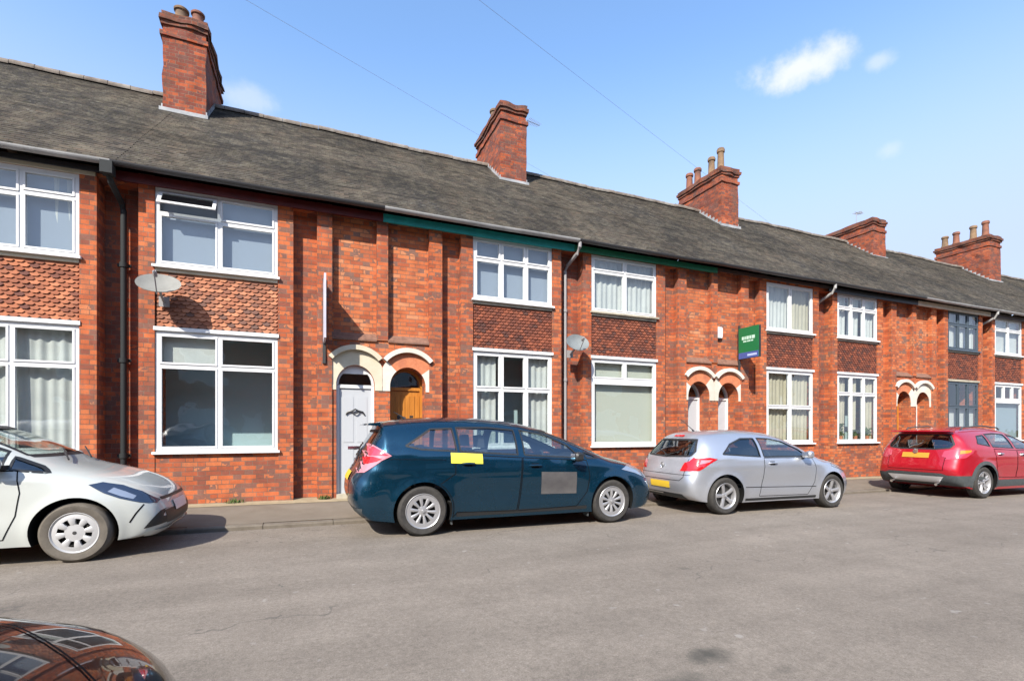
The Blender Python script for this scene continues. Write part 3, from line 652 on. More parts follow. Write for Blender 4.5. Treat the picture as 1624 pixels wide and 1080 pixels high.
for i, h in enumerate(H):
    c, s = h['c'], h['s']; x0, x1 = sorted((c, c+s*3.965))
    t = thing('terraced_house', h['L'], 'house', (0, 0, 0), 'brick terraced houses along the street'); houses.append(t)
    house_wall(t, c, s, MT[h['br']])
    b = MB(); b.box(x0, x1, RY*2-EY-.25, RY*2-EY-.03, -.6, EZ)
    if i in (0, len(H)-1):                        # gable at the ends of the row
        gx = x0 if i == 0 else x1-.2
        b.prismx([(9.96, -.6), (18.05, -.6), (18.05, EZ-.03), (RY, RZ-.12), (9.96, roof_z(9.96)-.1)], gx, gx+.2)
    b.build('rear_wall', MT[h['br']], t)
    wx0, wx1 = sorted((c+s*1.745, c+s*3.485))
    def cellmir(cols): return cols
    window(t, wx0, wx1, 3.93, 5.165, h['up']['cols'], h['fr'], h['up']['inside'], h['up'].get('sill', 'upvc') if h['fr'] == 'upvc' else 'grey', open_cell=h['up'].get('open_cell'), label='dark grey framed upper window' if h['fr'] == 'grey' else None)
    if i == 3:   # two narrow top lights over one large pane
        window(t, wx0, wx1, 2.43, 2.905, [(1, [1]), (1, [1])], 'upvc', [('full', 'blind', 0)], None)
        window(t, wx0, wx1, .995, 2.43, [(1, [1])], 'upvc', [('full', 'blind', 0)])
    elif i == 7:
        window(t, wx0, wx1, 2.35, 2.905, [(1, [1]), (1, [1]), (1, [1])], 'upvc', [], None)
        window(t, wx0, wx1, .995, 2.35, [(1, [1])], 'upvc', [('full', 'blueb', 0)])
    else:
        window(t, wx0, wx1, .995, 2.905, h['gr']['cols'], h['fr'], h['gr']['inside'], 'upvc' if h['fr'] == 'upvc' else 'grey')
    tile_panel(t, wx0, wx1, 2.98, 3.835, h['ti'])
    q = MB(); q.box(wx0, wx1, YF+.0, YF+.1, 3.84, 3.893); q.build('sill_course', MT['cream' if i < 2 else 'stone'], t)
    q = MB(); q.box(wx0-.02, wx1+.02, YF-.02, YF+.1, 2.908, 2.968); q.build('lintel_board', MT['upvc' if h['fr'] == 'upvc' else 'stone'], t)
    porch(t, c, s, **h['po'])
    roof(t, x0, x1)
    eaves(t, x0, x1, h['fa'], h['gu'], zf0=5.15 if i in (3,) else (5.20 if i in (4, 0) else 5.13))
    if i == 0: q = MB(); q.box(wx0-.05, wx1+.2, YF-.012, YF+.018, 5.168, 5.26); q.build('window_head', MT['cream'], t)
downpipe(houses[0], -2.70, 'pipe_b', hopper=True, dx=-.05, r=.042)
downpipe(houses[2], 5.16, 'pipe_g', dx=.08)
downpipe(houses[4], 13.10, 'pipe_w', dx=.03)
downpipe(houses[6], 21.05, 'pipe_w', dx=.02)
ch = [
 (houses[0], -2.90, -2.10, 12.62, 14.7, 10.30, [(.35, .16, .36, .13, 'pot'), (.75, .14, .34, .12, 'pot_r'), (.3, .5, .34, .12, 'pot')]),
 (houses[2], 4.85, 5.62, 12.62, 14.7, 10.35, [(.3, .55, .45, .12, 'pot')]),
 (houses[4], 12.75, 13.50, 12.62, 14.7, 10.17, [(.35, .14, .75, .115, 'pot'), (.35, .34, .65, .115, 'pot'), (.35, .66, .6, .12, 'pot_r'), (.35, .86, .6, .12, 'pot_r')]),
 (houses[6], 20.55, 21.35, 12.62, 14.9, 9.72, []),
 (houses[8], 28.75, 29.75, 12.62, 14.7, 10.30, [(.3, .12, .7, .13, 'pot_r'), (.3, .34, .65, .13, 'pot'), (.3, .66, .6, .13, 'pot_r'), (.3, .88, .55, .13, 'pot')]),
]
for a in ch: chimney(*a)

# the row across the street: behind the camera, it shows only as reflections in glass and paint
OY = -6.2
for k in range(13):
    x0 = -22+k*4.1; x1 = x0+4.1
    t = thing('terraced_house', 'plain brick house across the street, facing the row', 'house', (0, 0, 0), 'houses behind the camera')
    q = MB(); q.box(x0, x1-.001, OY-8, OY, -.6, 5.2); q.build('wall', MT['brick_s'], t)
    q = MB(); q.prismx([(OY+.25, 5.2), (OY-4, 8.6), (OY-8.25, 5.2)], x0, x1-.001); q.build('roof', MT['roof'], t)
    for z0, z1 in ((.9, 2.5), (3.4, 4.8)):
        q = MB(); q.box(x0+.5, x0+.58, OY, OY+.03, z0, z1); q.box(x0+2.2, x0+2.28, OY, OY+.03, z0, z1); q.box(x0+.58, x0+2.2, OY, OY+.03, z0, z0+.08); q.box(x0+.58, x0+2.2, OY, OY+.03, z1-.08, z1); q.box(x0+1.36, x0+1.42, OY+.002, OY+.028, z0+.08, z1-.08)
        w = q.build('window', MT['upvc'], t); q = MB(); q.add([(x0+.58, OY+.01, z0+.08), (x0+2.2, OY+.01, z0+.08), (x0+2.2, OY+.01, z1-.08), (x0+.58, OY+.01, z1-.08)], [(0, 1, 2, 3)]); q.build('pane', MT['room'], w)
    q = MB(); q.box(x0+2.9, x0+3.7, OY, OY+.04, -.1, 2.1); q.build('door', MT['door_w'], t)

# ------------------------------------------------------------------ cars
def paint(name, base, metal=.0, rough=.35, flake=0, coat=1.0):
    m = mat(name, base, rough, metal, coat, .5 if metal else .12, .02); t = T(m)
    P = t.n('ShaderNodeNewGeometry').outputs['Position']
    if flake:
        c = t.mix(t.ramp(t.noise(P, 900, 1), [(.3, g(0)), (.7, g(1))]), tuple(v*(1-flake) for v in base), tuple(min(1, v*(1+flake)) for v in base)); t.col(c)
    # a thin film of road dust low on the body
    sp = t.n('ShaderNodeSeparateXYZ'); t.l(P, sp.inputs[0])
    r = t.m('ADD', rough, t.m('MULTIPLY', t.ramp(t.noise(P, 3, 5), [(.4, g(0)), (.8, g(1))]), .12)); t.l(r, t.b.inputs['Roughness'])
    return m
PT = dict(white=paint('white car paint', (.43, .45, .425), 0, .3), blue=paint('metallic dark blue car paint', (.0016, .040, .078), .72, .24, .4),
          silver=paint('silver car paint', (.50, .525, .57), .72, .34, .2), red=paint('metallic red car paint', (.42, .006, .018), .35, .3, .3), black=paint('black car paint', (.006, .005, .006), .0, .25))
MT['trim'] = mat('black car trim', (.016, .017, .018), .5)
MT['gap'] = mat('panel gap', (.006, .006, .007), .9, spec=.1)
MT['well'] = mat('wheel arch lining', (.010, .010, .010), .95, spec=.1)
MT['seat'] = mat('car seat cloth', (.045, .045, .05), .9)
MT['dash'] = mat('car interior plastic', (.03, .03, .032), .8)
MT['alloy'] = mat('silver alloy', (.42, .42, .43), .38, .6)
MT['cover'] = mat('silver wheel cover', (.42, .42, .42), .4, .2)
MT['disc'] = mat('dark brake parts', (.03, .03, .03), .6)
MT['redl'] = mat('red lamp lens', (.45, .008, .012), .12, 0, 1); MT['rosel'] = mat('rose lamp lens', (.42, .04, .07), .15, 0, 1); MT['pinkl'] = mat('pale clear lamp lens', (.50, .20, .24), .15, 0, 1)
MT['clearl'] = mat('clear lamp lens', (.34, .38, .44), .1, .5, 1); MT['orangel'] = mat('orange lamp lens', (.7, .22, .03), .15, 0, 1)
MT['headl'] = mat('dark headlamp glass', (.03, .045, .08), .06, .2, 1)
MT['plate_y'] = mat('yellow number plate', (.62, .42, .035), .4); MT['plate_o'] = mat('amber number plate', (.50, .24, .03), .4)
MT['skid'] = mat('silver skid plate', (.5, .5, .5), .4, .3); MT['clad'] = noisy('grey plastic cladding', (.045, .052, .055), (.07, .078, .08), 20, .7, 0)
MT['yel'] = mat('yellow door sticker', (.80, .72, .06), .5); MT['greyp'] = noisy('faded grey door sign', (.055, .052, .055), (.10, .095, .092), 3, .6, 0)
def interp(pts, n):
    P = [Vector((p[0], 0, p[1])) for p in pts]; seg = [(P[i+1]-P[i]).length for i in range(len(P)-1)]; tot = sum(seg); out = []
    def cr(i, t):
        p0 = P[max(i-1, 0)]; p1 = P[i]; p2 = P[i+1]; p3 = P[min(i+2, len(P)-1)]
        # centripetal-ish tangents to avoid overshoot
        d1 = (p2-p1).length; m1 = (p2-p0)*(d1/max(1e-6, (p2-p1).length+(p1-p0).length)) if i > 0 else (p2-p1); m2 = (p3-p1)*(d1/max(1e-6, (p3-p2).length+(p2-p1).length)) if i+2 < len(P) else (p2-p1)
        return (2*t**3-3*t**2+1)*p1+(t**3-2*t**2+t)*m1+(-2*t**3+3*t**2)*p2+(t**3-t**2)*m2
    for k in range(n+1):
        s = tot*k/n; i = 0
        while i < len(seg)-1 and s > seg[i]: s -= seg[i]; i += 1
        out.append(cr(i, min(1, s/seg[i])))
    return out
class Car:
    def __init__(s, name, label, cat, origin, yaw, spec):
        s.sp = spec; s.root = thing(name, label, cat, origin, None); s.root.rotation_euler = (0, 0, rad(yaw))
        s.out = interp(spec['out'], 150); s.hull()
    def belt(s, x):
        b = s.sp['belt']
        for i in range(len(b)-1):
            if x <= b[i+1][0]: break
        t = (x-b[i][0])/(b[i+1][0]-b[i][0]); t = max(0, min(1, t)); return b[i][1]+(b[i+1][1]-b[i][1])*t
    def half(s, x, z):
        sp = s.sp; W0 = sp['w']/2; xm = (sp['out'][0][0]+sp['out'][-1][0])/2; hl = (sp['out'][-1][0]-sp['out'][0][0])/2
        k = 1-sp.get('taper', .09)*abs((x-xm)/hl)**4; zb = s.belt(x); v = 1.0
        if z < .55: v -= .07*((.55-z)/.4)**2
        elif z < zb: v -= .035*((z-.55)/max(.05, zb-.55))**2
        else: v -= .035+.02*min(1, (z-zb)/.03)+sp.get('tum', .40)*(z-zb)/W0*.92
        w = W0*k*v
        if z < zb:
            for ax in (0, sp['wb']):
                r = math.hypot(x-ax, z-sp['R']); w += .020*math.exp(-((r-sp['R']-.045)/.06)**2)
            lx = min(1, max(0, (x-.35)/.3))*min(1, max(0, (sp['wb']-.35-x)/.3))
            w -= .022*lx*math.exp(-((z-.52)/.13)**2)
            zc = sp.get('crease', zb-.14)+.02*(x/sp['wb']); w += .011*math.exp(-((z-zc)/.035)**2)
        return w
    def rings(s, pts, B, halff, p=9, q=3.4):
        us = [i/22*.82 for i in range(22)]; w1 = (1-.82**p)**(1/q)
        for i in range(23):
            wf = w1*(1-i/22); us.append((1-wf**q)**(1/p))
        R = []
        for T_, b in zip(pts, B):
            half = []
            for u in us:
                P = b.lerp(T_, u); w = halff(P.x, P.z)*max(0, 1-u**p)**(1/q); half.append((P.x, w, P.z))
            R.append([(x, -w, z) for x, w, z in half]+[(x, w, z) for x, w, z in reversed(half[:-1])])
        return R
    def mesh(s, R, m):
        n = len(R[0]); vs = [v for r in R for v in r]; fs = []
        for i in range(len(R)-1):
            for k in range(n): fs.append((i*n+k, i*n+(k+1) % n, (i+1)*n+(k+1) % n, (i+1)*n+k))
        fs += [tuple(range(n-1, -1, -1)), tuple(range((len(R)-1)*n, len(R)*n))]
        me = bpy.data.meshes.new('body'); me.from_pydata(vs, [], fs); bm = bmesh.new(); bm.from_mesh(me)
        bmesh.ops.remove_doubles(bm, verts=bm.verts, dist=.0006); bmesh.ops.dissolve_degenerate(bm, dist=.0004, edges=bm.edges); bmesh.ops.recalc_face_normals(bm, faces=bm.faces)
        if bm.calc_volume(signed=True) < 0: bmesh.ops.reverse_faces(bm, faces=bm.faces)
        bm.to_mesh(me); bm.free(); me.materials.append(m); return bpy.data.objects.new('body', me)
    def hull(s):
        sp = s.sp; xr, xf = sp['out'][0][0], sp['out'][-1][0]; zu = .19
        B = [Vector((min(max(T_.x, xr+.42), xf-.50), 0, zu)) for T_ in s.out]
        # keep sections ordered
        o = s.mesh(s.rings(s.out, B, s.half, sp.get('p', 9)), PT[sp['paint']]); C.objects.link(o)
        bm = bmesh.new(); bm.from_mesh(o.data); s.bvh = BVHTree.FromBMesh(bm); bm.free()
        cut = []
        # cabin
        cr, cf = sp['cab']; roofp = [p for p in s.out if cr <= p.x <= cf and p.z > .6]
        if len(roofp) > 3:
            xs = sorted(roofp, key=lambda p: p.x); T2 = [Vector((p.x, 0, p.z-.05)) for p in xs]; B2 = [Vector((p.x, 0, .42)) for p in xs]
            keep = [k for k in range(len(xs)) if k == 0 or xs[k].x-xs[k-1].x > .004]; T2 = [T2[k] for k in keep]; B2 = [B2[k] for k in keep]
            T2 = [T2[k] for k in range(0, len(T2), 2)]; B2 = [B2[k] for k in range(0, len(B2), 2)]
            c = s.mesh(s.rings(T2, B2, lambda x, z: s.half(x, z)-.05), MT['dash']); cut.append(c)
        def prism(poly, a, b, axis):
            q = MB(); (q.prism if axis == 'y' else q.prismx)(poly, a, b, 0); c = q.build('cut', MT['trim']); C.objects.unlink(c); cut.append(c)
        for poly in sp['side']: prism(poly, -1.3, 1.3, 'y')
        xmid = (cr+cf)/2
        if 'screen' in sp: prism(sp['screen'], xmid+.2, xf+.5, 'x')
        if 'rear' in sp: prism(sp['rear'], xr-.5, cr+.25, 'x')
        for ax in (0, sp['wb']):
            for sd in (-1, 1):
                q = MB(); y0, y1 = sorted((sd*(sp['w']/2-.30), sd*(sp['w']/2+.2))); q.lathe([(0, y0), (sp['R']+.055, y0), (sp['R']+.055, y1), (0, y1)], 48, c=(ax, 0, sp['R']-.0), axis='y')
                c = q.build('cut', MT['well']); bm = bmesh.new(); bm.from_mesh(c.data); bmesh.ops.remove_doubles(bm, verts=bm.verts, dist=.0005); bmesh.ops.recalc_face_normals(bm, faces=bm.faces); bm.to_mesh(c.data); bm.free()
                C.objects.unlink(c); cut.append(c)
        def stats(m):
            a = sum(p.area for p in m.polygons); xs = [v.co.x for v in m.vertices]; ys = [v.co.y for v in m.vertices]
            return a, min(xs), max(xs), min(ys), max(ys)
        for c in cut:
            C.objects.link(c); old = o.data; s0 = stats(old); done = False
            for k in range(6):
                c.location = (.0013*k, .0007*k, .0011*k)
                o.modifiers.clear(); md = o.modifiers.new('b', 'BOOLEAN'); md.object = c; md.operation = 'DIFFERENCE'; md.solver = 'EXACT'
                try: md.material_mode = 'TRANSFER'
                except Exception: pass
                bpy.context.view_layer.update(); dg = bpy.context.evaluated_depsgraph_get(); new = bpy.data.meshes.new_from_object(o.evaluated_get(dg)); s1 = stats(new) if len(new.vertices) else (0, 0, 0, 0, 0)
                if s1[0] > s0[0]*.80 and all(abs(s1[q]-s0[q]) < .03 for q in range(1, 5)): done = True; break
            o.modifiers.clear()
            if done: o.data = new
            else: print('CUT FAILED', s.root.name, s0, s1)
        me = o.data; me.name = 'body'
        C.objects.unlink(o); bpy.data.objects.remove(o)
        for c in cut: bpy.data.objects.remove(c)
        me.polygons.foreach_set('use_smooth', [True]*len(me.polygons)); me.set_sharp_from_angle(angle=rad(32))
        s.body = link(bpy.data.objects.new('body', me), s.root)
    VIEW = {'R': (Vector((0, -3, 0)), Vector((1, 0, 0)), Vector((0, 0, 1)), Vector((0, 1, 0))), 'L': (Vector((0, 3, 0)), Vector((1, 0, 0)), Vector((0, 0, 1)), Vector((0, -1, 0))),
            'B': (Vector((-5, 0, 0)), Vector((0, 1, 0)), Vector((0, 0, 1)), Vector((1, 0, 0))), 'F': (Vector((9, 0, 0)), Vector((0, 1, 0)), Vector((0, 0, 1)), Vector((-1, 0, 0))),
            'T': (Vector((0, 0, 4)), Vector((1, 0, 0)), Vector((0, 1, 0)), Vector((0, 0, -1)))}
    def hit(s, view, a, b):
        O, U, V, Dn = view if not isinstance(view, str) else s.VIEW[view]; h = s.bvh.ray_cast(O+U*a+V*b, Dn)
        if h[0] is not None and view == 'B' and h[0].x > s.sp['out'][0][0]+.75: return None, None
        return (h[0], h[1]) if h[0] is not None else (None, None)
    def patch(s, name, poly, view, off, m, parent=None, step=.045, label=None, outline=None):
        V = [Vector(p) for p in poly]; n = len(V)
        # resample the outline
        pts = []
        for i in range(n):
            a, b = V[i], V[(i+1) % n]; k = max(1, int((b-a).length/step)); pts += [a.lerp(b, j/k) for j in range(k)]
        nb = len(pts); x0 = min(p.x for p in V); x1 = max(p.x for p in V); y0 = min(p.y for p in V); y1 = max(p.y for p in V)
        def inside(p):
            c = False
            for i in range(n):
                a, b = V[i], V[i-1]
                if (a.y > p.y) != (b.y > p.y) and p.x < (b.x-a.x)*(p.y-a.y)/(b.y-a.y)+a.x: c = not c
            return c
        x = x0+step/2
        while x < x1:
            y = y0+step/2
            while y < y1:
                p = Vector((x, y))
                if inside(p) and min((p-q).length for q in pts[:nb]) > step*.4: pts.append(p)
                y += step
            x += step
        v2, e2, f2, _, _, _ = delaunay_2d_cdt(pts, [], [list(range(nb))], 1, 1e-5)
        vs = []; ok = []
        for p in v2:
            P, Nn = s.hit(view, p.x, p.y)
            ok.append(P is not None); vs.append(P+Nn*off if P is not None else Vector())
        fs = [f for f in f2 if all(ok[i] for i in f) and inside((v2[f[0]]+v2[f[1]]+v2[f[2]])/3)]
        used = sorted({i for f in fs for i in f}); mp = {i: k for k, i in enumerate(used)}
        q = MB(); q.add([vs[i] for i in used], [[mp[i] for i in f] for f in fs], 0, True)
        ms = [m]
        if outline:
            ms.append(MT['gap']); s.ribbon(q, [tuple(p) for p in poly], view, outline, off+.0012, 1, True)
        o = q.build(name, ms, parent or s.root, fix=False, sharp=60)
        if label: o['label'] = label
        return o
    def ribbon(s, q, poly, view, w, off, mi=0, closed=False):
        P = [Vector(p) for p in poly]; 
        if closed: P.append(P[0])
        r = []
        for i in range(len(P)-1):
            k = max(1, int((P[i+1]-P[i]).length/.03)); r += [P[i].lerp(P[i+1], j/k) for j in range(k)]
        r.append(P[-1]); L = []
        for i in range(len(r)):
            t = (r[min(i+1, len(r)-1)]-r[max(i-1, 0)]).normalized(); nn = Vector((-t.y, t.x))*w/2; row = []
            for sgn in (-1, 1):
                c = r[i]+nn*sgn; h, Nn = s.hit(view, c.x, c.y); row.append(h+Nn*off if h is not None else None)
            L.append(row)
        for i in range(len(L)-1):
            if None in L[i] or None in L[i+1]: continue
            q.add([L[i][0], L[i][1], L[i+1][1], L[i+1][0]], [(0, 1, 2, 3)], mi, True)
    def line(s, name, poly, view, w, m, parent=None, off=.0025):
        q = MB(); s.ribbon(q, poly, view, w, off)
        if q.f: return q.build(name, m, parent or s.body, fix=False)
    def wheels(s, style, tyre='rubber', rimr=None, steer=0):
        sp = s.sp; R = sp['R']; wd = .20; rr = rimr or R*.70; first = {}
        for ax in (0, sp['wb']):
            for sd in (-1, 1):
                y = sd*(sp['w']/2-.035-wd/2)+0; rot = 0 if sd < 0 else math.pi
                if not first:
                    hub = MB(); hub.lathe([(0, -.02), (rr*.93, -.02), (rr*.93, .05), (0, .05)], 32, axis='y'); w = hub.build('wheel', MT['disc'], s.root)
                    q = MB(); pr = [(rr*.97, -.075), (rr*1.0, -wd/2+.004), (rr*1.06, -wd/2-.004), (R*.90, -wd/2-.006), (R*.97, -wd/2+.012), (R*.995, -wd/2+.03), (R, -.04), (R, .04), (R*.995, wd/2-.03), (R*.95, wd/2-.005), (rr, wd/2), (rr*.97, .08)]
                    q.lathe(pr, 48, axis='y')
                    for k in range(3): q.lathe([(R*.998, -.05+.04*k), (R*1.003, -.045+.04*k), (R*1.003, -.02+.04*k), (R*.998, -.015+.04*k)], 48, axis='y')
                    ty = q.build('tyre', MT[tyre], w)
                    q = MB(); mt = 'alloy' if style != 'cover' else 'cover'
                    q.lathe([(rr*.98, .06), (rr*.97, -.05), (rr*1.02, -.094), (rr*.985, -.102), (rr*.93, -.093), (rr*.88, -.07), (rr*.86, .0)], 48, axis='y')
                    def spoke(a, w0, w1, r0, r1, y0, y1):
                        ca, sa = math.cos(a), math.sin(a); pts = []
                        for r, ww, yy in ((r0, w0, y0), ((r0+r1)/2, (w0+w1)/2*.92, (y0+y1)/2-.008), (r1, w1, y1)):
                            for sg, dy in ((-1, .03), (-1, .006), (-.6, 0), (.6, 0), (1, .006), (1, .03)):
                                pts.append((r*ca-sg*ww/2*sa, yy+dy, r*sa+sg*ww/2*ca))
                        fs = [(i*6+k, i*6+k+1, i*6+6+k+1, i*6+6+k) for i in range(2) for k in range(5)]; q.add(pts, fs, 0)
                    if style == 'cover':
                        n = 8
                        q.lathe([(0, -.098), (rr*.12, -.1), (rr*.3, -.094), (rr*.42, -.094)], 40, axis='y')
                        q.lathe([(rr*.70, -.097), (rr*.80, -.095), (rr*.93, -.088)], 40, axis='y')
                        for k in range(n): spoke(2*math.pi*(k+.5)/n, rr*.19, rr*.36, rr*.38, rr*.74, -.094, -.097)
                    elif style == 'ten':
                        q.lathe([(0, -.085), (rr*.10, -.087), (rr*.22, -.083), (rr*.30, -.078)], 40, axis='y')
                        q.lathe([(rr*.70, -.088), (rr*.84, -.092), (rr*.95, -.09)], 40, axis='y')
                        for k in range(10): spoke(2*math.pi*k/10+.1, rr*.115, rr*.24, rr*.25, rr*.76, -.082, -.09)
                    elif style == 'five':
                        q.lathe([(0, -.07), (rr*.10, -.072), (rr*.2, -.068), (rr*.26, -.06)], 40, axis='y')
                        for k in range(5): spoke(2*math.pi*k/5+.3, rr*.24, rr*.30, rr*.18, rr*.95, -.065, -.085)
                    else:
                        q.lathe([(0, -.07), (rr*.14, -.072), (rr*.26, -.06)], 40, axis='y')
                        for k in range(5):
                            for d in (-.17, .17): spoke(2*math.pi*k/5+d+.2, rr*.13, rr*.13, rr*.2, rr*.95, -.065, -.085)
                    ri = q.build('rim', MT[mt], w, sharp=50)
                    q = MB(); q.lathe([(0, -.104), (rr*.085, -.102), (rr*.1, -.09)], 20, axis='y'); cp = q.build('centre_cap', MT['disc'] if style == 'cover' else MT['alloy'], w)
                    first = dict(w=w, ch=[ty, ri, cp])
                else:
                    w = first['w'].copy(); C.objects.link(w)
                    for c in first['ch']: d = c.copy(); C.objects.link(d); d.parent = w
                w.location = (ax, y, R); w.rotation_euler = (0, random.random() if sd < 0 else random.random(), rot+(rad(steer) if ax else 0)); w.rotation_mode = 'YXZ' if False else 'XYZ'
                w.parent = s.root
    def glazing(s, m='cglass', rearm='dglass'):
        sp = s.sp
        def grow(poly, d=.008):
            cx = sum(p[0] for p in poly)/len(poly); cy = sum(p[1] for p in poly)/len(poly)
            return [(p[0]+(d if p[0] > cx else -d), p[1]+(d if p[1] > cy else -d)) for p in poly]
        for i, poly in enumerate(sp['side']):
            for v in 'RL': s.patch('side_window', grow(poly), v, -.006, MT[sp.get('sg', {}).get(i, m)])
        if 'screen' in sp: s.patch('windscreen', grow(sp['screen']), 'F', -.006, MT[m])
        if 'rear' in sp: s.patch('rear_window', grow(sp['rear']), 'B', -.006, MT[rearm])
        # dark rubber round the side glass
        for v in 'RL':
            for poly in sp['side']:
                q = MB(); s.ribbon(q, poly, v, .022, .002, 0, True)
                if q.f: q.build('window_seal', MT['trim'], s.body, fix=False)
        for v, k in (('F', 'screen'), ('B', 'rear')):
            if k in sp: 
                q = MB(); s.ribbon(q, sp[k], v, .03, .002, 0, True); q.build('window_seal', MT['trim'], s.body, fix=False)
    def mirrors(s, x, z, m, inner=None):
        for sd in (-1, 1):
            w = s.half(x, z); q = MB(); n = 10; y0 = sd*(w-.0)
            vs = []
            prof = [(0, .35), (.25, .8), (.6, 1), (.85, .92), (1, .55)]
            rings = 12
            for t, r in prof:
                for k in range(rings):
                    a = 2*math.pi*k/rings; ex = .075*r*math.copysign(abs(math.cos(a))**.7, math.cos(a)); ez = .07*r*math.copysign(abs(math.sin(a))**.7, math.sin(a))
                    vs.append((x+ex-.02, y0+sd*(.04+.17*t), z+.03+ez))
            fs = [(i*rings+k, i*rings+(k+1) % rings, (i+1)*rings+(k+1) % rings, (i+1)*rings+k) for i in range(len(prof)-1) for k in range(rings)]+[list(range(rings)), list(range(4*rings, 5*rings))]
            q.add(vs, fs, 0, True); o = q.build('wing_mirror', m, s.root)
            q = MB(); q.box(x-.02, x+.04, *sorted((y0-sd*.04, y0+sd*.07)), z-.03, z+.015); q.build('mirror_arm', MT['trim'], o)
            q = MB(); q.box(x-.101, x-.096, *sorted((y0+sd*.07, y0+sd*.19)), z-.015, z+.075); q.build('mirror_glass', MT['chrome'], o)
    def handle(s, x, z, door, v='R', ln=.18, m=None):
        h, Nn = s.hit(v, x, z); sd = -1 if v == 'R' else 1
        if h is None: return
        q = MB(); y = h.y+sd*.02; pts = [(x-ln/2, h.y-sd*.002, z), (x-ln*.4, y+sd*.008, z+.003), (x, y+sd*.014, z+.006), (x+ln*.4, y+sd*.008, z+.003), (x+ln/2, h.y-sd*.002, z)]
        q.tube(pts, [.012, .014, .015, .014, .012], 8); q.build('door_handle', m or PT[s.sp['paint']], door)
        s.patch('handle_recess', [(x-.06, z-.035), (x+.05, z-.035), (x+.06, z), (x+.05, z+.03), (x-.06, z+.03)], v, .0035, MT['gap'], door, .03)
    def interior(s, fx, rx, seatz=.45, wheel_side=-1):
        for (x, h) in ((fx, .0), ) :
            for y in (-.36, .36):
                q = MB(); q.prism([(x-.25, seatz), (x+.25, seatz+.04), (x+.25, seatz+.14), (x-.20, seatz+.12)], y-.24, y+.24)
                q.prism([(x-.28, seatz+.08), (x-.16, seatz+.08), (x-.30, seatz+.66), (x-.40, seatz+.64)], y-.23, y+.23)
                q.prism([(x-.385, seatz+.68), (x-.30, seatz+.68), (x-.32, seatz+.86), (x-.40, seatz+.85)], y-.13, y+.13)
                q.build('seat', MT['seat'], s.root)
        x = rx; q = MB(); q.prism([(x-.2, seatz), (x+.25, seatz+.04), (x+.25, seatz+.14), (x-.18, seatz+.12)], -.58, .58)
        q.prism([(x-.25, seatz+.08), (x-.13, seatz+.08), (x-.24, seatz+.56), (x-.34, seatz+.54)], -.58, .58)
        for y in (-.34, .34): q.prism([(x-.33, seatz+.56), (x-.25, seatz+.56), (x-.27, seatz+.72), (x-.34, seatz+.71)], y-.11, y+.11)
        q.build('rear_seat', MT['seat'], s.root)
        q = MB(); dx = s.sp['cab'][1]; zc = s.belt(dx-.5)
        q.prism([(dx-.75, zc-.35), (dx-.78, zc-.08), (dx-.70, zc+.01), (dx-.05, zc+.0), (dx-.05, zc-.4)], -.66, .66); q.build('dashboard', MT['dash'], s.root)
        q = MB(); c = Vector((dx-.92, -.36, zc-.06)); n = 24; u = Vector((0, 1, 0)); w = Vector((.35, 0, .94)).normalized()
        q.tube([c+.18*(math.cos(2*math.pi*k/n)*u+math.sin(2*math.pi*k/n)*w) for k in range(n+1)], .015, 6, cap=False); q.box(c.x-.01, c.x+.03, c.y-.16, c.y+.16, c.z-.02, c.z+.02)
        q.build('steering_wheel', MT['dash'], s.root)
def wheel_arc(ax, R, a0, a1, n=8): return [(ax+R*math.cos(rad(a0+(a1-a0)*i/n)), s_R+R*math.sin(rad(a0+(a1-a0)*i/n))) for i in range(n+1)]
def ground_at(X): return zg(X)
# ---- dark blue estate car
BL = dict(paint='blue', w=1.76, wb=2.87, R=.325, taper=.10, tum=.38, crease=.84,
  out=[(-.74, .24), (-.84, .34), (-.90, .50), (-.90, .66), (-.86, .78), (-.80, .86), (-.76, .96), (-.70, 1.10), (-.62, 1.26), (-.54, 1.39), (-.50, 1.475), (-.40, 1.50), (0, 1.545), (.5, 1.565), (1.0, 1.55), (1.45, 1.505), (1.85, 1.42), (2.25, 1.285), (2.65, 1.115), (2.92, 1.0), (3.15, .945), (3.40, .875), (3.58, .78), (3.68, .66), (3.735, .52), (3.735, .38), (3.69, .26), (3.60, .21)],
  belt=[(-1, 1.14), (0, 1.075), (1.5, 1.0), (2.6, .955), (3.2, .93), (4, .86)], cab=(-.52, 2.75),
  side=[[(-.22, 1.165), (-.02, 1.12), (.45, 1.095), (.42, 1.40), (.12, 1.385)], [(.50, 1.09), (1.33, 1.04), (1.33, 1.385), (.95, 1.415), (.48, 1.41)], [(1.43, 1.035), (2.34, .985), (2.17, 1.165), (1.80, 1.325), (1.43, 1.385)], [(2.44, .98), (2.66, .975), (2.56, 1.03), (2.42, 1.07)]],
  screen=[(-.60, 1.06), (.60, 1.06), (.54, 1.38), (-.54, 1.38)], rear=[(-.58, 1.02), (.58, 1.02), (.52, 1.36), (-.52, 1.36)])
X0 = 1.365; car = Car('blue_car', 'dark blue estate car with a yellow sticker and a grey square on its doors', 'car', (X0, 7.18, zg(X0)-.0), -.5, BL)
car.root.rotation_euler = (0, rad(.54), rad(-.2))
car.glazing(); car.wheels('ten'); car.mirrors(2.22, .98, MT['trim']); car.interior(1.25, .35)
s_R = BL['R']; Ra = s_R+.075
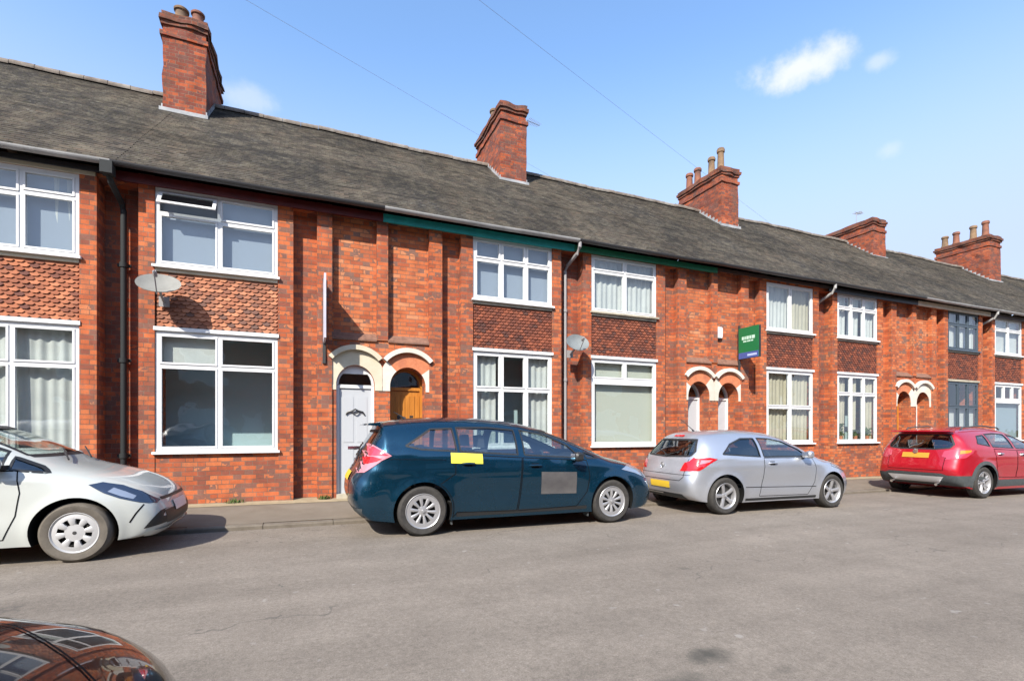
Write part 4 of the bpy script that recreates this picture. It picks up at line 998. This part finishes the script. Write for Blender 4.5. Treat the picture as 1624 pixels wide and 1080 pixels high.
for v in 'RL':
    ar = [(math.cos(rad(a))*Ra, s_R+math.sin(rad(a))*Ra) for a in range(82, -21, -12)]
    rd = car.patch('door', [(.42, 1.055), (.42, .80)]+[p for p in ar if p[0] > .16 and p[1] < .72]+[(.45, .29), (1.30, .27), (1.34, .5), (1.38, 1.0)], v, .002, PT['blue'], outline=.011)
    fd = car.patch('door', [(1.395, 1.0), (1.36, .5), (1.32, .27), (2.25, .29), (2.42, .5), (2.46, .72), (2.42, .95)], v, .002, PT['blue'], outline=.011)
    car.handle(.60, .93, rd, v); car.handle(1.58, .89, fd, v)
    car.line('sill_trim', [(.44, .255), (2.42, .265)], v, .05, MT['trim'])
    car.line('shoulder_crease', [(-.5, 1.0), (.3, .985)], v, .006, MT['gap'])
lamp = [(-.86, .80), (-.72, .83), (-.52, .98), (-.40, 1.04), (-.60, 1.17), (-.72, 1.24), (-.80, 1.0)]
for v in 'RL':
    l = car.patch('tail_light', lamp, v, .008, MT['pinkl']); car.patch('brake_lens', [(-.72, .93), (-.58, .97), (-.52, 1.0), (-.62, 1.03), (-.72, 1.02)], v, .012, MT['redl'], l); car.patch('upper_lens', [(-.66, 1.04), (-.44, 1.045), (-.60, 1.15), (-.68, 1.16)], v, .012, MT['rosel'], l)
    car.patch('headlight', [(3.05, .80), (3.30, .74), (3.62, .62), (3.66, .68), (3.50, .80), (3.25, .875)], v, .006, MT['clearl'])
car.patch('front_grille', [(-.45, .25), (.45, .25), (.55, .40), (-.55, .40)], 'F', .004, MT['trim']); car.patch('number_plate', [(-.26, .42), (.26, .42), (.26, .53), (-.26, .53)], 'F', .012, MT['upvc'])
for sd in (-1, 1): car.patch('fog_light', [(sd*.62, .30), (sd*.78, .34), (sd*.76, .46), (sd*.64, .42)], 'F', .004, MT['trim'])
car.patch('number_plate', [(-.26, .70), (.26, .70), (.26, .81), (-.26, .81)], 'B', .012, MT['plate_y'])
car.patch('rear_bumper_trim', [(-.7, .25), (.7, .25), (.76, .38), (-.76, .38)], 'B', .004, MT['clad'])
car.patch('door_sticker', [(.36, 1.075), (.80, 1.055), (.80, .925), (.36, .94)], 'R', .006, MT['yel'], label='yellow sticker on the rear door')
car.patch('door_sign', [(1.67, .80), (2.24, .785), (2.24, .475), (1.67, .485)], 'R', .006, MT['greyp'], label='grey square sign on the front door')
q = MB(); q.prism([(-.52, 1.47), (-.66, 1.455), (-.68, 1.43), (-.52, 1.42)], -.56, .56); q.build('spoiler', PT['blue'], car.root)
q = MB(); q.tube([(-.10, 0, 1.53), (-.14, 0, 1.56), (-.26, 0, 1.63)], [.03, .012, .004]); q.build('roof_aerial', MT['trim'], car.root)
for sy in (-.30, ): 
    q = MB(); q.tube([(-.78, -.2, .96), (-.73, .0, 1.06), (-.70, .22, 1.12)], .010); q.build('rear_wiper', MT['trim'], car.root)
for ax in (.0, 2.87):
    q = MB(); q.box(ax-.40, ax-.385, -.80, -.66, .12, .34) if ax else q.box(.385, .40, -.80, -.66, .12, .34)
    q.build('mud_flap', MT['clad'], car.root)
# ---- silver three-door hatchback
SI = dict(paint='silver', w=1.71, wb=2.53, R=.312, taper=.12, tum=.42, crease=.80,
  out=[(-.56, .24), (-.66, .32), (-.71, .46), (-.71, .60), (-.68, .72), (-.64, .82), (-.60, .93), (-.50, 1.08), (-.36, 1.24), (-.24, 1.345), (-.10, 1.39), (.3, 1.425), (.7, 1.435), (1.1, 1.415), (1.5, 1.35), (1.85, 1.22), (2.15, 1.07), (2.38, .965), (2.62, .91), (2.9, .83), (3.08, .73), (3.18, .60), (3.22, .46), (3.20, .33), (3.12, .24), (3.02, .21)],
  belt=[(-1, .99), (0, .965), (1, .935), (2.2, .925), (3, .9)], cab=(-.42, 2.2),
  side=[[(-.02, 1.01), (.78, .965), (.80, 1.28), (.50, 1.275), (.20, 1.18)], [(.86, .965), (1.95, .965), (1.80, 1.085), (1.47, 1.225), (1.18, 1.275), (.88, 1.285)]], sg={0: 'dglass'},
  screen=[(-.56, 1.02), (.56, 1.02), (.50, 1.29), (-.50, 1.29)], rear=[(-.56, .975), (.0, .95), (.56, .975), (.58, 1.05), (.46, 1.25), (-.46, 1.25), (-.58, 1.05)])
X0 = 6.50; car = Car('silver_hatchback', 'silver three-door hatchback parked between the blue car and the red car', 'car', (X0, 7.13, zg(X0)), -1.2, SI)
car.root.rotation_euler = (0, rad(.54), rad(-1.6))
car.glazing(); car.wheels('five'); car.mirrors(1.80, .97, PT['silver']); car.interior(1.15, .30)
s_R = SI['R']; Ra = s_R+.075
for v in 'RL':
    d = car.patch('door', [(.84, .945), (.80, .6), (.72, .29), (1.88, .28), (2.04, .5), (2.08, .75), (2.02, .94)], v, .002, PT['silver'], outline=.010)
    car.handle(1.02, .855, d, v)
    l = car.patch('tail_light', [(-.66, .72), (-.50, .74), (-.30, .86), (-.16, .93), (-.30, .955), (-.50, .94), (-.60, .86)], v, .008, MT['redl']); car.patch('indicator_lens', [(-.48, .84), (-.32, .88), (-.26, .92), (-.44, .91)], v, .012, MT['pinkl'], l)
    car.line('side_moulding', [(.40, .45), (2.08, .42)], v, .012, MT['gap'])
    car.patch('headlight', [(2.55, .78), (2.85, .70), (3.12, .62), (3.12, .70), (2.92, .80), (2.62, .86)], v, .006, MT['clearl'])
    car.line('sill_trim', [(.42, .235), (2.1, .235)], v, .045, MT['trim'])
for sd in (-1, 1):
    car.patch('tail_light', [(sd*.52, .72), (sd*.70, .74), (sd*.72, .92), (sd*.62, .95), (sd*.55, .84)], 'B', .008, MT['redl'])
car.patch('number_plate', [(-.26, .42), (.26, .42), (.26, .53), (-.26, .53)], 'B', .012, MT['plate_y'])
car.patch('brake_light', [(-.13, 1.295), (.13, 1.295), (.13, 1.325), (-.13, 1.325)], 'B', .012, MT['redl'])
car.line('tailgate_gap', [(-.56, .93), (-.55, .62), (-.48, .56), (.48, .56), (.55, .62), (.56, .93)], 'B', .010, MT['gap'])
car.line('bumper_gap', [(-.72, .66), (.72, .66)], 'B', .008, MT['gap'])
car.patch('rear_bumper_trim', [(-.55, .25), (.55, .25), (.5, .33), (-.5, .33)], 'B', .004, MT['clad'])
q = MB(); q.tube([(.02, 0, 1.40), (-.02, 0, 1.44), (-.28, 0, 1.62)], [.02, .007, .003]); q.build('roof_aerial', MT['trim'], car.root)
q = MB(); q.tube([(-.60, -.05, .95), (-.54, .12, 1.03), (-.50, .30, 1.06)], .010); q.build('rear_wiper', MT['trim'], car.root)
q = MB(); q.lathe([(0, -.006), (.045, -.004), (.05, .004)], 20, c=(0, 0, 0)); bd = q.build('badge', MT['chrome'], car.root); bd.location = (-.665, 0, .80); bd.rotation_euler = (0, rad(-80), 0)
# ---- red crossover
RE = dict(paint='red', w=1.84, wb=2.68, R=.345, taper=.10, tum=.42, crease=.92,
  out=[(-.72, .30), (-.80, .38), (-.86, .52), (-.88, .66), (-.84, .80), (-.80, .92), (-.74, 1.06), (-.66, 1.20), (-.56, 1.36), (-.50, 1.47), (-.40, 1.505), (0, 1.55), (.5, 1.58), (1.0, 1.575), (1.4, 1.53), (1.75, 1.43), (2.1, 1.28), (2.4, 1.15), (2.62, 1.08), (2.9, 1.03), (3.2, .95), (3.42, .83), (3.54, .68), (3.58, .52), (3.56, .38), (3.48, .28)],
  belt=[(-1, 1.14), (0, 1.10), (1.5, 1.04), (3, 1.02)], cab=(-.52, 2.45),
  side=[[(-.10, 1.19), (.30, 1.13), (.32, 1.38), (.05, 1.35)], [(.38, 1.12), (1.18, 1.09), (1.18, 1.40), (.78, 1.42), (.39, 1.395)], [(1.27, 1.085), (2.20, 1.06), (2.02, 1.20), (1.68, 1.34), (1.28, 1.395)]],
  screen=[(-.60, 1.14), (.60, 1.14), (.53, 1.42), (-.53, 1.42)], rear=[(-.60, 1.09), (-.35, 1.06), (.35, 1.06), (.60, 1.09), (.64, 1.16), (.52, 1.38), (-.52, 1.38), (-.64, 1.16)])
X0 = 13.60; car = Car('red_crossover', 'red crossover car with grey plastic bumper at the right edge of the street', 'car', (X0, 6.92, zg(X0)), -1.0, RE)
car.root.rotation_euler = (0, rad(.54), rad(-1.0))
car.glazing(); car.wheels('double'); car.mirrors(2.06, 1.08, PT['red']); car.interior(1.2, .3)
s_R = RE['R']; Ra = s_R+.075
for v in 'RL':
    rd = car.patch('door', [(.36, 1.075), (.40, .82), (.42, .60), (.50, .46), (1.16, .44), (1.20, .6), (1.23, 1.045)], v, .002, PT['red'], outline=.011)
    fd = car.patch('door', [(1.245, 1.045), (1.215, .6), (1.18, .44), (2.18, .44), (2.30, .6), (2.34, .82), (2.30, 1.03)], v, .002, PT['red'], outline=.011)
    car.handle(.56, .97, rd, v, m=MT['chrome']); car.handle(1.42, .95, fd, v, m=MT['chrome'])
    car.patch('sill_cladding', [(.42, .25), (2.26, .25), (2.26, .40), (.42, .40)], v, .008, MT['clad'])
    for ax in (0, 2.68):
        r0, r1 = s_R+.05, s_R+.125; car.patch('arch_cladding', [(ax+r1*math.cos(rad(a)), s_R+r1*math.sin(rad(a))) for a in range(-15, 196, 10)]+[(ax+r0*math.cos(rad(a)), s_R+r0*math.sin(rad(a))) for a in range(195, -16, -10)], v, .006, MT['clad'], step=.05)
    car.patch('bumper_corner', [(-.84, .27), (-.40, .27), (-.42, .40), (-.40, .50), (-.88, .50)], v, .0085, MT['clad'])
    l = car.patch('tail_light', [(-.80, .84), (-.60, .88), (-.36, 1.0), (-.30, 1.06), (-.48, 1.085), (-.70, 1.05)], v, .008, MT['rosel']); car.patch('indicator_lens', [(-.66, .96), (-.44, 1.0), (-.40, 1.05), (-.62, 1.04)], v, .012, MT['orangel'], l)
    car.patch('headlight', [(2.85, .86), (3.1, .80), (3.42, .74), (3.44, .82), (3.25, .92), (2.9, .98)], v, .006, MT['clearl'])
    q = MB(); yy = -.54 if v == 'R' else .54
    q.tube([(-.20, yy, 1.50), (-.12, yy, 1.545), (.6, yy, 1.59), (1.2, yy, 1.555), (1.28, yy, 1.51)], .016); q.build('roof_rail', MT['clad'], car.root)
for sd in (-1, 1): car.patch('tail_light', [(sd*.50, .90), (sd*.74, .84), (sd*.78, 1.02), (sd*.70, 1.07), (sd*.52, 1.02)], 'B', .008, MT['rosel'])
car.patch('rear_bumper', [(-.92, .27), (.92, .27), (.92, .50), (.62, .50), (.52, .54), (-.52, .54), (-.62, .50), (-.92, .50)], 'B', .010, MT['clad'])
car.patch('skid_plate', [(-.46, .34), (.46, .34), (.56, .47), (-.56, .47)], 'B', .018, MT['skid'])
car.patch('number_plate', [(-.27, .86), (.27, .86), (.27, .97), (-.27, .97)], 'B', .014, MT['plate_o'])
car.line('tailgate_gap', [(-.66, 1.05), (-.56, .85), (-.55, .60), (.55, .60), (.56, .85), (.66, 1.05)], 'B', .010, MT['gap'])
q = MB(); q.prism([(-.50, 1.49), (-.68, 1.475), (-.70, 1.45), (-.52, 1.43)], -.60, .60); q.build('spoiler', PT['red'], car.root)
q = MB(); q.lathe([(0, -.006), (.05, -.004), (.055, .004)], 20); bd = q.build('badge', MT['chrome'], car.root); bd.location = (-.80, 0, 1.01); bd.rotation_euler = (0, rad(-75), 0)
q = MB(); q.tube([(-.80, .45, .30), (-.90, .45, .29)], .03, 12); q.tube([(-.80, -.45, .30), (-.90, -.45, .29)], .03, 12); q.build('exhaust', MT['chrome'], car.root)
# ---- white hatchback
WH = dict(paint='white', w=1.72, wb=2.51, R=.302, taper=.13, tum=.40, crease=.82,
  out=[(-.52, .24), (-.62, .34), (-.67, .50), (-.66, .66), (-.62, .80), (-.56, .96), (-.46, 1.15), (-.34, 1.33), (-.26, 1.42), (-.1, 1.47), (.3, 1.51), (.7, 1.515), (1.1, 1.475), (1.45, 1.40), (1.8, 1.27), (2.1, 1.10), (2.32, .985), (2.56, .915), (2.80, .84), (2.99, .76), (3.12, .665), (3.20, .56), (3.245, .44), (3.25, .33), (3.20, .24), (3.10, .20)],
  belt=[(-1, 1.02), (0, .99), (1.5, .935), (2.2, .915), (3, .88)], cab=(-.42, 2.02),
  side=[[(-.05, 1.08), (.95, 1.0), (.95, 1.31), (.55, 1.34), (.15, 1.29)], [(1.03, .99), (1.92, .955), (1.92, 1.115), (1.62, 1.24), (1.30, 1.32), (1.03, 1.325)], [(1.98, .945), (2.28, .905), (2.20, .965), (1.98, 1.065)]],
  screen=[(-.58, 1.07), (.58, 1.07), (.52, 1.36), (-.52, 1.36)], rear=[(-.52, 1.0), (.52, 1.0), (.46, 1.3), (-.46, 1.3)], sg={2: 'dglass'})
X0 = -4.70; car = Car('white_hatchback', 'white hatchback with covered steel wheels, cut off by the left edge', 'car', (X0, 7.11, zg(X0)), 0, WH)
car.root.rotation_euler = (0, rad(.54), 0)
car.glazing(); car.wheels('cover', 'rubber_d', rimr=.205); car.mirrors(1.93, .975, PT['white']); car.interior(1.2, .3)
s_R = WH['R']; Ra = s_R+.075
for v in 'RL':
    rd = car.patch('door', [(.30, 1.0), (.38, .75), (.42, .5), (.48, .28), (1.0, .27), (1.0, .975)], v, .002, PT['white'], outline=.010)
    fd = car.patch('door', [(1.015, .97), (1.015, .27), (1.96, .27), (2.06, .5), (2.09, .72), (2.05, .93)], v, .002, PT['white'], outline=.010)
    car.handle(.50, .87, rd, v); car.handle(1.2, .85, fd, v)
    l = car.patch('headlight', [(2.60, .775), (2.70, .795), (2.86, .755), (3.02, .68), (3.16, .575), (3.15, .545), (3.02, .575), (2.86, .63), (2.73, .69)], v, .006, MT['headl']); car.patch('headlight_reflector', [(2.76, .70), (2.87, .648), (2.97, .61), (2.99, .64), (2.90, .69), (2.80, .735)], v, .010, MT['clearl'], l, .03)
    car.patch('front_grille', [(3.06, .29), (3.22, .32), (3.24, .49), (3.18, .46)], v, .004, MT['trim'], step=.03)
    car.line('bumper_crease', [(2.95, .37), (3.00, .46), (3.06, .55)], v, .014, MT['gap'])
    car.patch('tail_light', [(-.6, .78), (-.42, .82), (-.30, .98), (-.48, 1.08), (-.56, .9)], v, .008, MT['redl'])
car.patch('front_grille', [(-.5, .31), (.5, .31), (.54, .46), (-.54, .46)], 'F', .004, MT['trim'])
car.patch('grille_slot', [(-.5, .57), (.5, .57), (.5, .60), (-.5, .60)], 'F', .004, MT['trim'])
car.patch('number_plate', [(-.26, .42), (.26, .42), (.26, .53), (-.26, .53)], 'F', .014, MT['upvc'])
car.patch('front_lip', [(-.7, .22), (.7, .22), (.7, .27), (-.7, .27)], 'F', .02, PT['white'])
for y in (-.38, .22):
    q = MB(); q.tube([(2.30, y, 1.02), (2.20, y+.2, 1.085), (2.10, y+.42, 1.13)], .009, 6); q.build('windscreen_wiper', MT['trim'], car.root)
# ---- black car beside the camera
BK = dict(paint='black', w=1.86, wb=2.6, R=.33, taper=.10, p=12, tum=.42, crease=.80,
  out=[(-.74, .24), (-.84, .40), (-.88, .60), (-.84, .80), (-.72, .98), (-.50, 1.18), (-.2, 1.36), (.2, 1.43), (.7, 1.44), (1.2, 1.37), (1.6, 1.22), (1.95, 1.10), (2.2, 1.09), (2.5, 1.07), (2.8, 1.045), (3.08, 1.005), (3.27, .925), (3.38, .78), (3.42, .50), (3.42, .36), (3.36, .26), (3.26, .21)],
  belt=[(-1, 1.0), (0, .97), (2.2, .93), (3.5, .9)], cab=(-.5, 2.1), side=[[(.0, 1.0), (.75, .98), (.75, 1.27), (.35, 1.25)], [(.82, .98), (1.75, .965), (1.5, 1.12), (1.15, 1.25), (.82, 1.28)]],
  screen=[(-.58, 1.02), (.58, 1.02), (.52, 1.30), (-.52, 1.30)], rear=[(-.5, 1.03), (.5, 1.03), (.45, 1.25), (-.45, 1.25)])
X0 = -3.60; car = Car('black_car', 'glossy black car at the bottom left corner, only its bonnet showing', 'car', (X0, .60, zg(X0)+.03), 0, BK)
car.root.rotation_euler = (0, rad(.54), 0)
car.glazing(); car.wheels('five'); car.mirrors(1.72, .97, PT['black']); car.interior(1.15, .30)
for v in 'RL':
    d = car.patch('door', [(.78, .95), (.76, .6), (.74, .28), (1.86, .28), (2.0, .5), (2.04, .75), (1.98, .93)], v, .002, PT['black'], outline=.010); car.handle(.98, .86, d, v)
    l = car.patch('headlight', [(2.92, .70), (3.05, .76), (3.22, .70), (3.34, .58), (3.20, .56), (3.0, .62)], v, .006, MT['clearl'])
car.line('bonnet_gap', [(2.15, -.66), (2.7, -.64), (3.1, -.56), (3.27, -.40), (3.31, 0), (3.27, .40), (3.1, .56), (2.7, .64), (2.15, .66)], 'T', .005, MT['gap'])
car.patch('number_plate', [(-.26, .38), (.26, .38), (.26, .49), (-.26, .49)], 'F', .014, MT['upvc'])
car.patch('front_grille', [(-.45, .52), (.45, .52), (.50, .64), (-.50, .64)], 'F', .004, MT['trim'])

# ------------------------------------------------------------------ small things on the fronts
def dish(name, label, x, z, w, h, nrm, m, lnb_right=False):
    t = thing(name, label, 'satellite dish', (x, YF-.30, z), 'satellite dishes')
    q = MB(); n = 32; rn = 6; vs = [(0, 0, 0)]; fs = []
    for r in range(1, rn+1):
        for k in range(n):
            a = 2*math.pi*k/n; u = r/rn; vs.append((w/2*u*math.cos(a), h/2*u*math.sin(a), .07*u*u))
    for k in range(n): fs.append((0, 1+k, 1+(k+1) % n))
    for r in range(rn-1):
        for k in range(n): fs.append((1+r*n+k, 1+(r+1)*n+k, 1+(r+1)*n+(k+1) % n, 1+r*n+(k+1) % n))
    q.add(vs, fs, 0, True); b2 = [(a, b_, c-.008) for a, b_, c in vs]; q.add(b2, [tuple(reversed(f)) for f in fs], 0, True)
    rim = list(range(1+(rn-1)*n, 1+rn*n)); k0 = len(vs)
    q.add([vs[i] for i in rim]+[b2[i] for i in rim], [(k, (k+1) % n, (k+1) % n+n, k+n) for k in range(n)])
    d = q.build('reflector', m, t, fix=False)
    nv = Vector(nrm).normalized(); d.rotation_euler = nv.to_track_quat('Z', 'Y').to_euler()
    up = d.rotation_euler.to_matrix() @ Vector((0, -1, 0))
    q = MB(); q.tube([(0, .30, -.16), (0, .24, -.16), (0, .10, -.10), Vector((0, 0, 0))-nv*.03], .018, 8); q.box(-.07, .07, .275, .298, -.24, -.08); q.build('bracket', MT['pipe_g'], t)
    tip = nv*.36+up*(h*.28); q = MB(); q.tube([up*(h*.5)+nv*.03, tip+up*.04, tip], .010, 6); a = q.build('feed_arm', MT['pipe_g'], t)
    q = MB(); q.tube([tip, tip-nv*.03, tip-nv*.09], [.022, .03, .03], 10); q.build('receiver', MT['pipe_g'], a)
MT['dishl'] = noisy('pale dish paint', (.18, .18, .165), (.24, .24, .22), 5, .6, 0); MT['dishd'] = noisy('dark grey dish paint', (.13, .145, .15), (.19, .21, .21), 5, .6, 0)
dish('satellite_dish', 'pale oval satellite dish left of the orange hung tiles of the white door house', -2.11, 3.52, .58, .46, (.05, -.75, .66), MT['dishl'])
dish('satellite_dish', 'dark grey satellite dish in front of the pipe between two houses', 5.15, 3.12, .50, .42, (-.10, -.85, .50), MT['dishd'])
def board(name, label, x, z0, z1, depth, mats, spread=0, y0=YF-.02):
    t = thing(name, label, 'sign board', (x, YF, z0), 'estate agent boards')
    out = []
    for i, (sg, m) in enumerate(mats):
        q = MB(); w_ = .006 if sg else .016; q.box(-w_, w_, -depth, 0, 0, z1-z0); o = q.build('board_panel', MT[m], t); o.location = (sg*(.008+depth*math.sin(rad(spread))), -.03, 0); o.rotation_euler = (0, 0, rad(sg*spread)) ; out.append(o)
    q = MB(); q.box(-.025, .025, -.035, -.002, -.35, z1-z0+.08); q.build('board_post', MT['disc'], t)
    return t, out
MT['bwhite'] = noisy('white sign board', (.42, .41, .48), (.54, .52, .58), 4, .5, 0); MT['bgreen'] = mat('green sign board', (.006, .13, .042), .45); MT['bblue'] = mat('blue sign strip', (.05, .08, .26), .45)
MT['bdark'] = mat('dark back of sign board', (.03, .035, .04), .6); MT['bpale'] = mat('pale sign lettering', (.42, .60, .50), .5); MT['bpaleb'] = mat('pale lettering on blue', (.35, .42, .62), .5)
t, o = board('sign_board', 'white board seen edge on beside the cream arched door', .245, 2.86, 3.92, .60, [(0, 'bwhite')], 0)
t, o = board('sign_board', 'green board with a blue lower strip sticking out above the white doors', 9.96, 3.10, 3.86, .60, [(-1, 'bgreen'), (1, 'bdark')], 1.2)
p = o[0]; q = MB(); q.box(-.010, -.0065, -.598, -.002, .002, .15); q.build('blue_strip', MT['bblue'], p)
q = MB()                                           # the lettering is too small to read in the photo: two pale blurred words
for a, b_ in ((.10, .16), (.18, .22), (.24, .31), (.33, .38), (.40, .49)): q.box(-.0105, -.0066, -b_, -a, .46, .54)
for a, b_ in ((.14, .24), (.26, .36), (.38, .44)): q.box(-.0105, -.0066, -b_, -a, .40, .435)
q.build('lettering', MT['bpale'], p)
q = MB(); q.box(-.0125, -.0102, -.55, -.27, .05, .10); q.build('lettering', MT['bpaleb'], p)
t = thing('alarm_box', 'small white alarm box on the brick panel left of the green board', 'alarm box', (9.40, YF+.13, 3.62))
q = MB(); q.prism([(-.085, 0), (.085, 0), (.10, .06), (.10, .24), (.07, .27), (-.07, .27), (-.10, .24), (-.10, .06)], -.07, 0); q.build('alarm_case', MT['upvc'], t)
q = MB(); q.prism([(-.06, -.035), (.06, -.035), (.075, 0), (-.075, 0)], -.06, -.01); q.build('alarm_lamp', MT['fblack'], t)
# aerials fixed to the stacks
def aerial(label, x, y, z, h, ln, az):
    t = thing('tv_aerial', label, 'aerial', (x, y, z), 'television aerials on the chimneys')
    q = MB(); q.tube([(0, 0, 0), (0, 0, h)], .011, 6); q.tube([(-.12, 0, .05), (0, 0, .05)], .01, 6); q.build('mast', MT['pipe_g'], t)
    q = MB(); d = Vector((math.cos(az), math.sin(az), .12)); c = Vector((0, 0, h)); q.tube([c-d*.15, c+d*ln], .008, 6)
    sd = Vector((-d.y, d.x, 0)).normalized()
    for k in range(9):
        p = c+d*(ln*(k+.5)/9); w = .17-.008*k; q.tube([p-sd*w, p+sd*w], .005, 5)
    q.build('antenna', MT['pipe_g'], t)
aerial('thin television aerial beside the second chimney from the left', 5.78, 13.0, 9.3, .95, .55, rad(20))
aerial('thin television aerial beside the chimney with four pots in the middle', 13.70, 13.2, 9.2, 1.0, .55, rad(20))
aerial('thin television aerial above the low chimney without pots', 21.1, 13.6, 9.65, .75, .5, rad(15))
# plants on the window sill
def pot_plant(x, label, h, seed):
    z0 = 1.06; t = thing('potted_plant', label, 'potted plant', (x, YF+.115, z0), 'potted plants on the window sill')
    rnd = random.Random(seed); q = MB(); q.lathe([(0, 0), (.045, 0), (.062, .10), (.066, .115), (.055, .115), (.05, .09), (0, .09)], 16); q.build('pot', MT['vouss'], t)
    q = MB()
    for k in range(46):
        a = rnd.random()*6.28; r = rnd.random()**.6*.13; zz = .12+rnd.random()*h; c = Vector((r*math.cos(a), r*math.sin(a)*.35, zz)); u = Vector((rnd.uniform(-1, 1), rnd.uniform(-1, .2), rnd.uniform(-.4, 1))).normalized()*.05
        w = u.cross(Vector((rnd.random(), rnd.random(), .3))).normalized()*.02; q.add([c-u, c-w, c+u, c+w], [(0, 1, 2, 3)])
    q.build('leaves', MT['weed'], t, fix=False)
    q = MB()
    for k in range(6): a = rnd.random()*6.28; q.tube([(0, 0, .09), (.05*math.cos(a), .02*math.sin(a), .1+h*.8)], .004, 4)
    q.build('stem', MT['weed'], t)
pot_plant(13.92, 'tall dark leafy plant leftmost on the pot plant window sill', .34, 1)
pot_plant(14.55, 'low bushy plant in the middle of the pot plant window sill', .16, 2)
pot_plant(15.08, 'bushy plant rightmost on the pot plant window sill', .22, 3)
# weeds where the wall meets the pavement
def weed(x, y, r, label, seed):
    rnd = random.Random(seed); q = MB(); z0 = zg(x)+.048+.102*(y-KERB)/1.7
    for k in range(60):
        a = rnd.random()*6.28; d = rnd.random()**.7*r; p = Vector((x+d*math.cos(a), y-abs(d*math.sin(a))*.4, z0)); e = p+Vector((rnd.uniform(-.04, .04), rnd.uniform(-.03, .01), rnd.uniform(.03, .10)))
        w = Vector((rnd.uniform(-1, 1), rnd.uniform(-1, 1), 0)).normalized()*.009; m_ = (p+e)/2+w*.5; q.add([p, m_-w, e, m_+w], [(0, 1, 2, 3)])
    o = q.build('weed', MT['weed'], fix=False); tag(o, label, 'weed', 'weeds at the foot of the wall')
weed(-1.14, 9.26, .16, 'green weed tuft at the foot of the wall just right of the white hatchback', 5)
weed(.24, 9.26, .10, 'weed tuft at the foot of the pier left of the white door', 6)

# telephone wires across the street
P0 = Vector((-25.5, -6.0, 5.8))
for nm, E in (('thin overhead wire running to the house with the green fascia', Vector((8.4, 9.02, 5.30))), ('thin overhead wire running to the house right of the green board', Vector((13.9, 9.02, 5.30)))):
    q = MB(); n = 40; q.tube([P0.lerp(E, k/n)-Vector((0, 0, .25*4*(k/n)*(1-k/n)))+Vector((0, 0, 0)) for k in range(n+1)], .0013, 5)
    tag(q.build('overhead_wire', MT['pipe_g']), nm, 'wire', 'overhead telephone wires')
t = thing('telegraph_pole', 'wooden pole that carries the overhead wires, outside the picture', 'pole', (P0.x, P0.y, -.1))
q = MB(); q.tube([(0, 0, 0), (0, 0, 3), (0, 0, 6.1)], [.13, .115, .095], 14); q.build('pole_shaft', MT['room'] if 0 else MT['slate'], t)
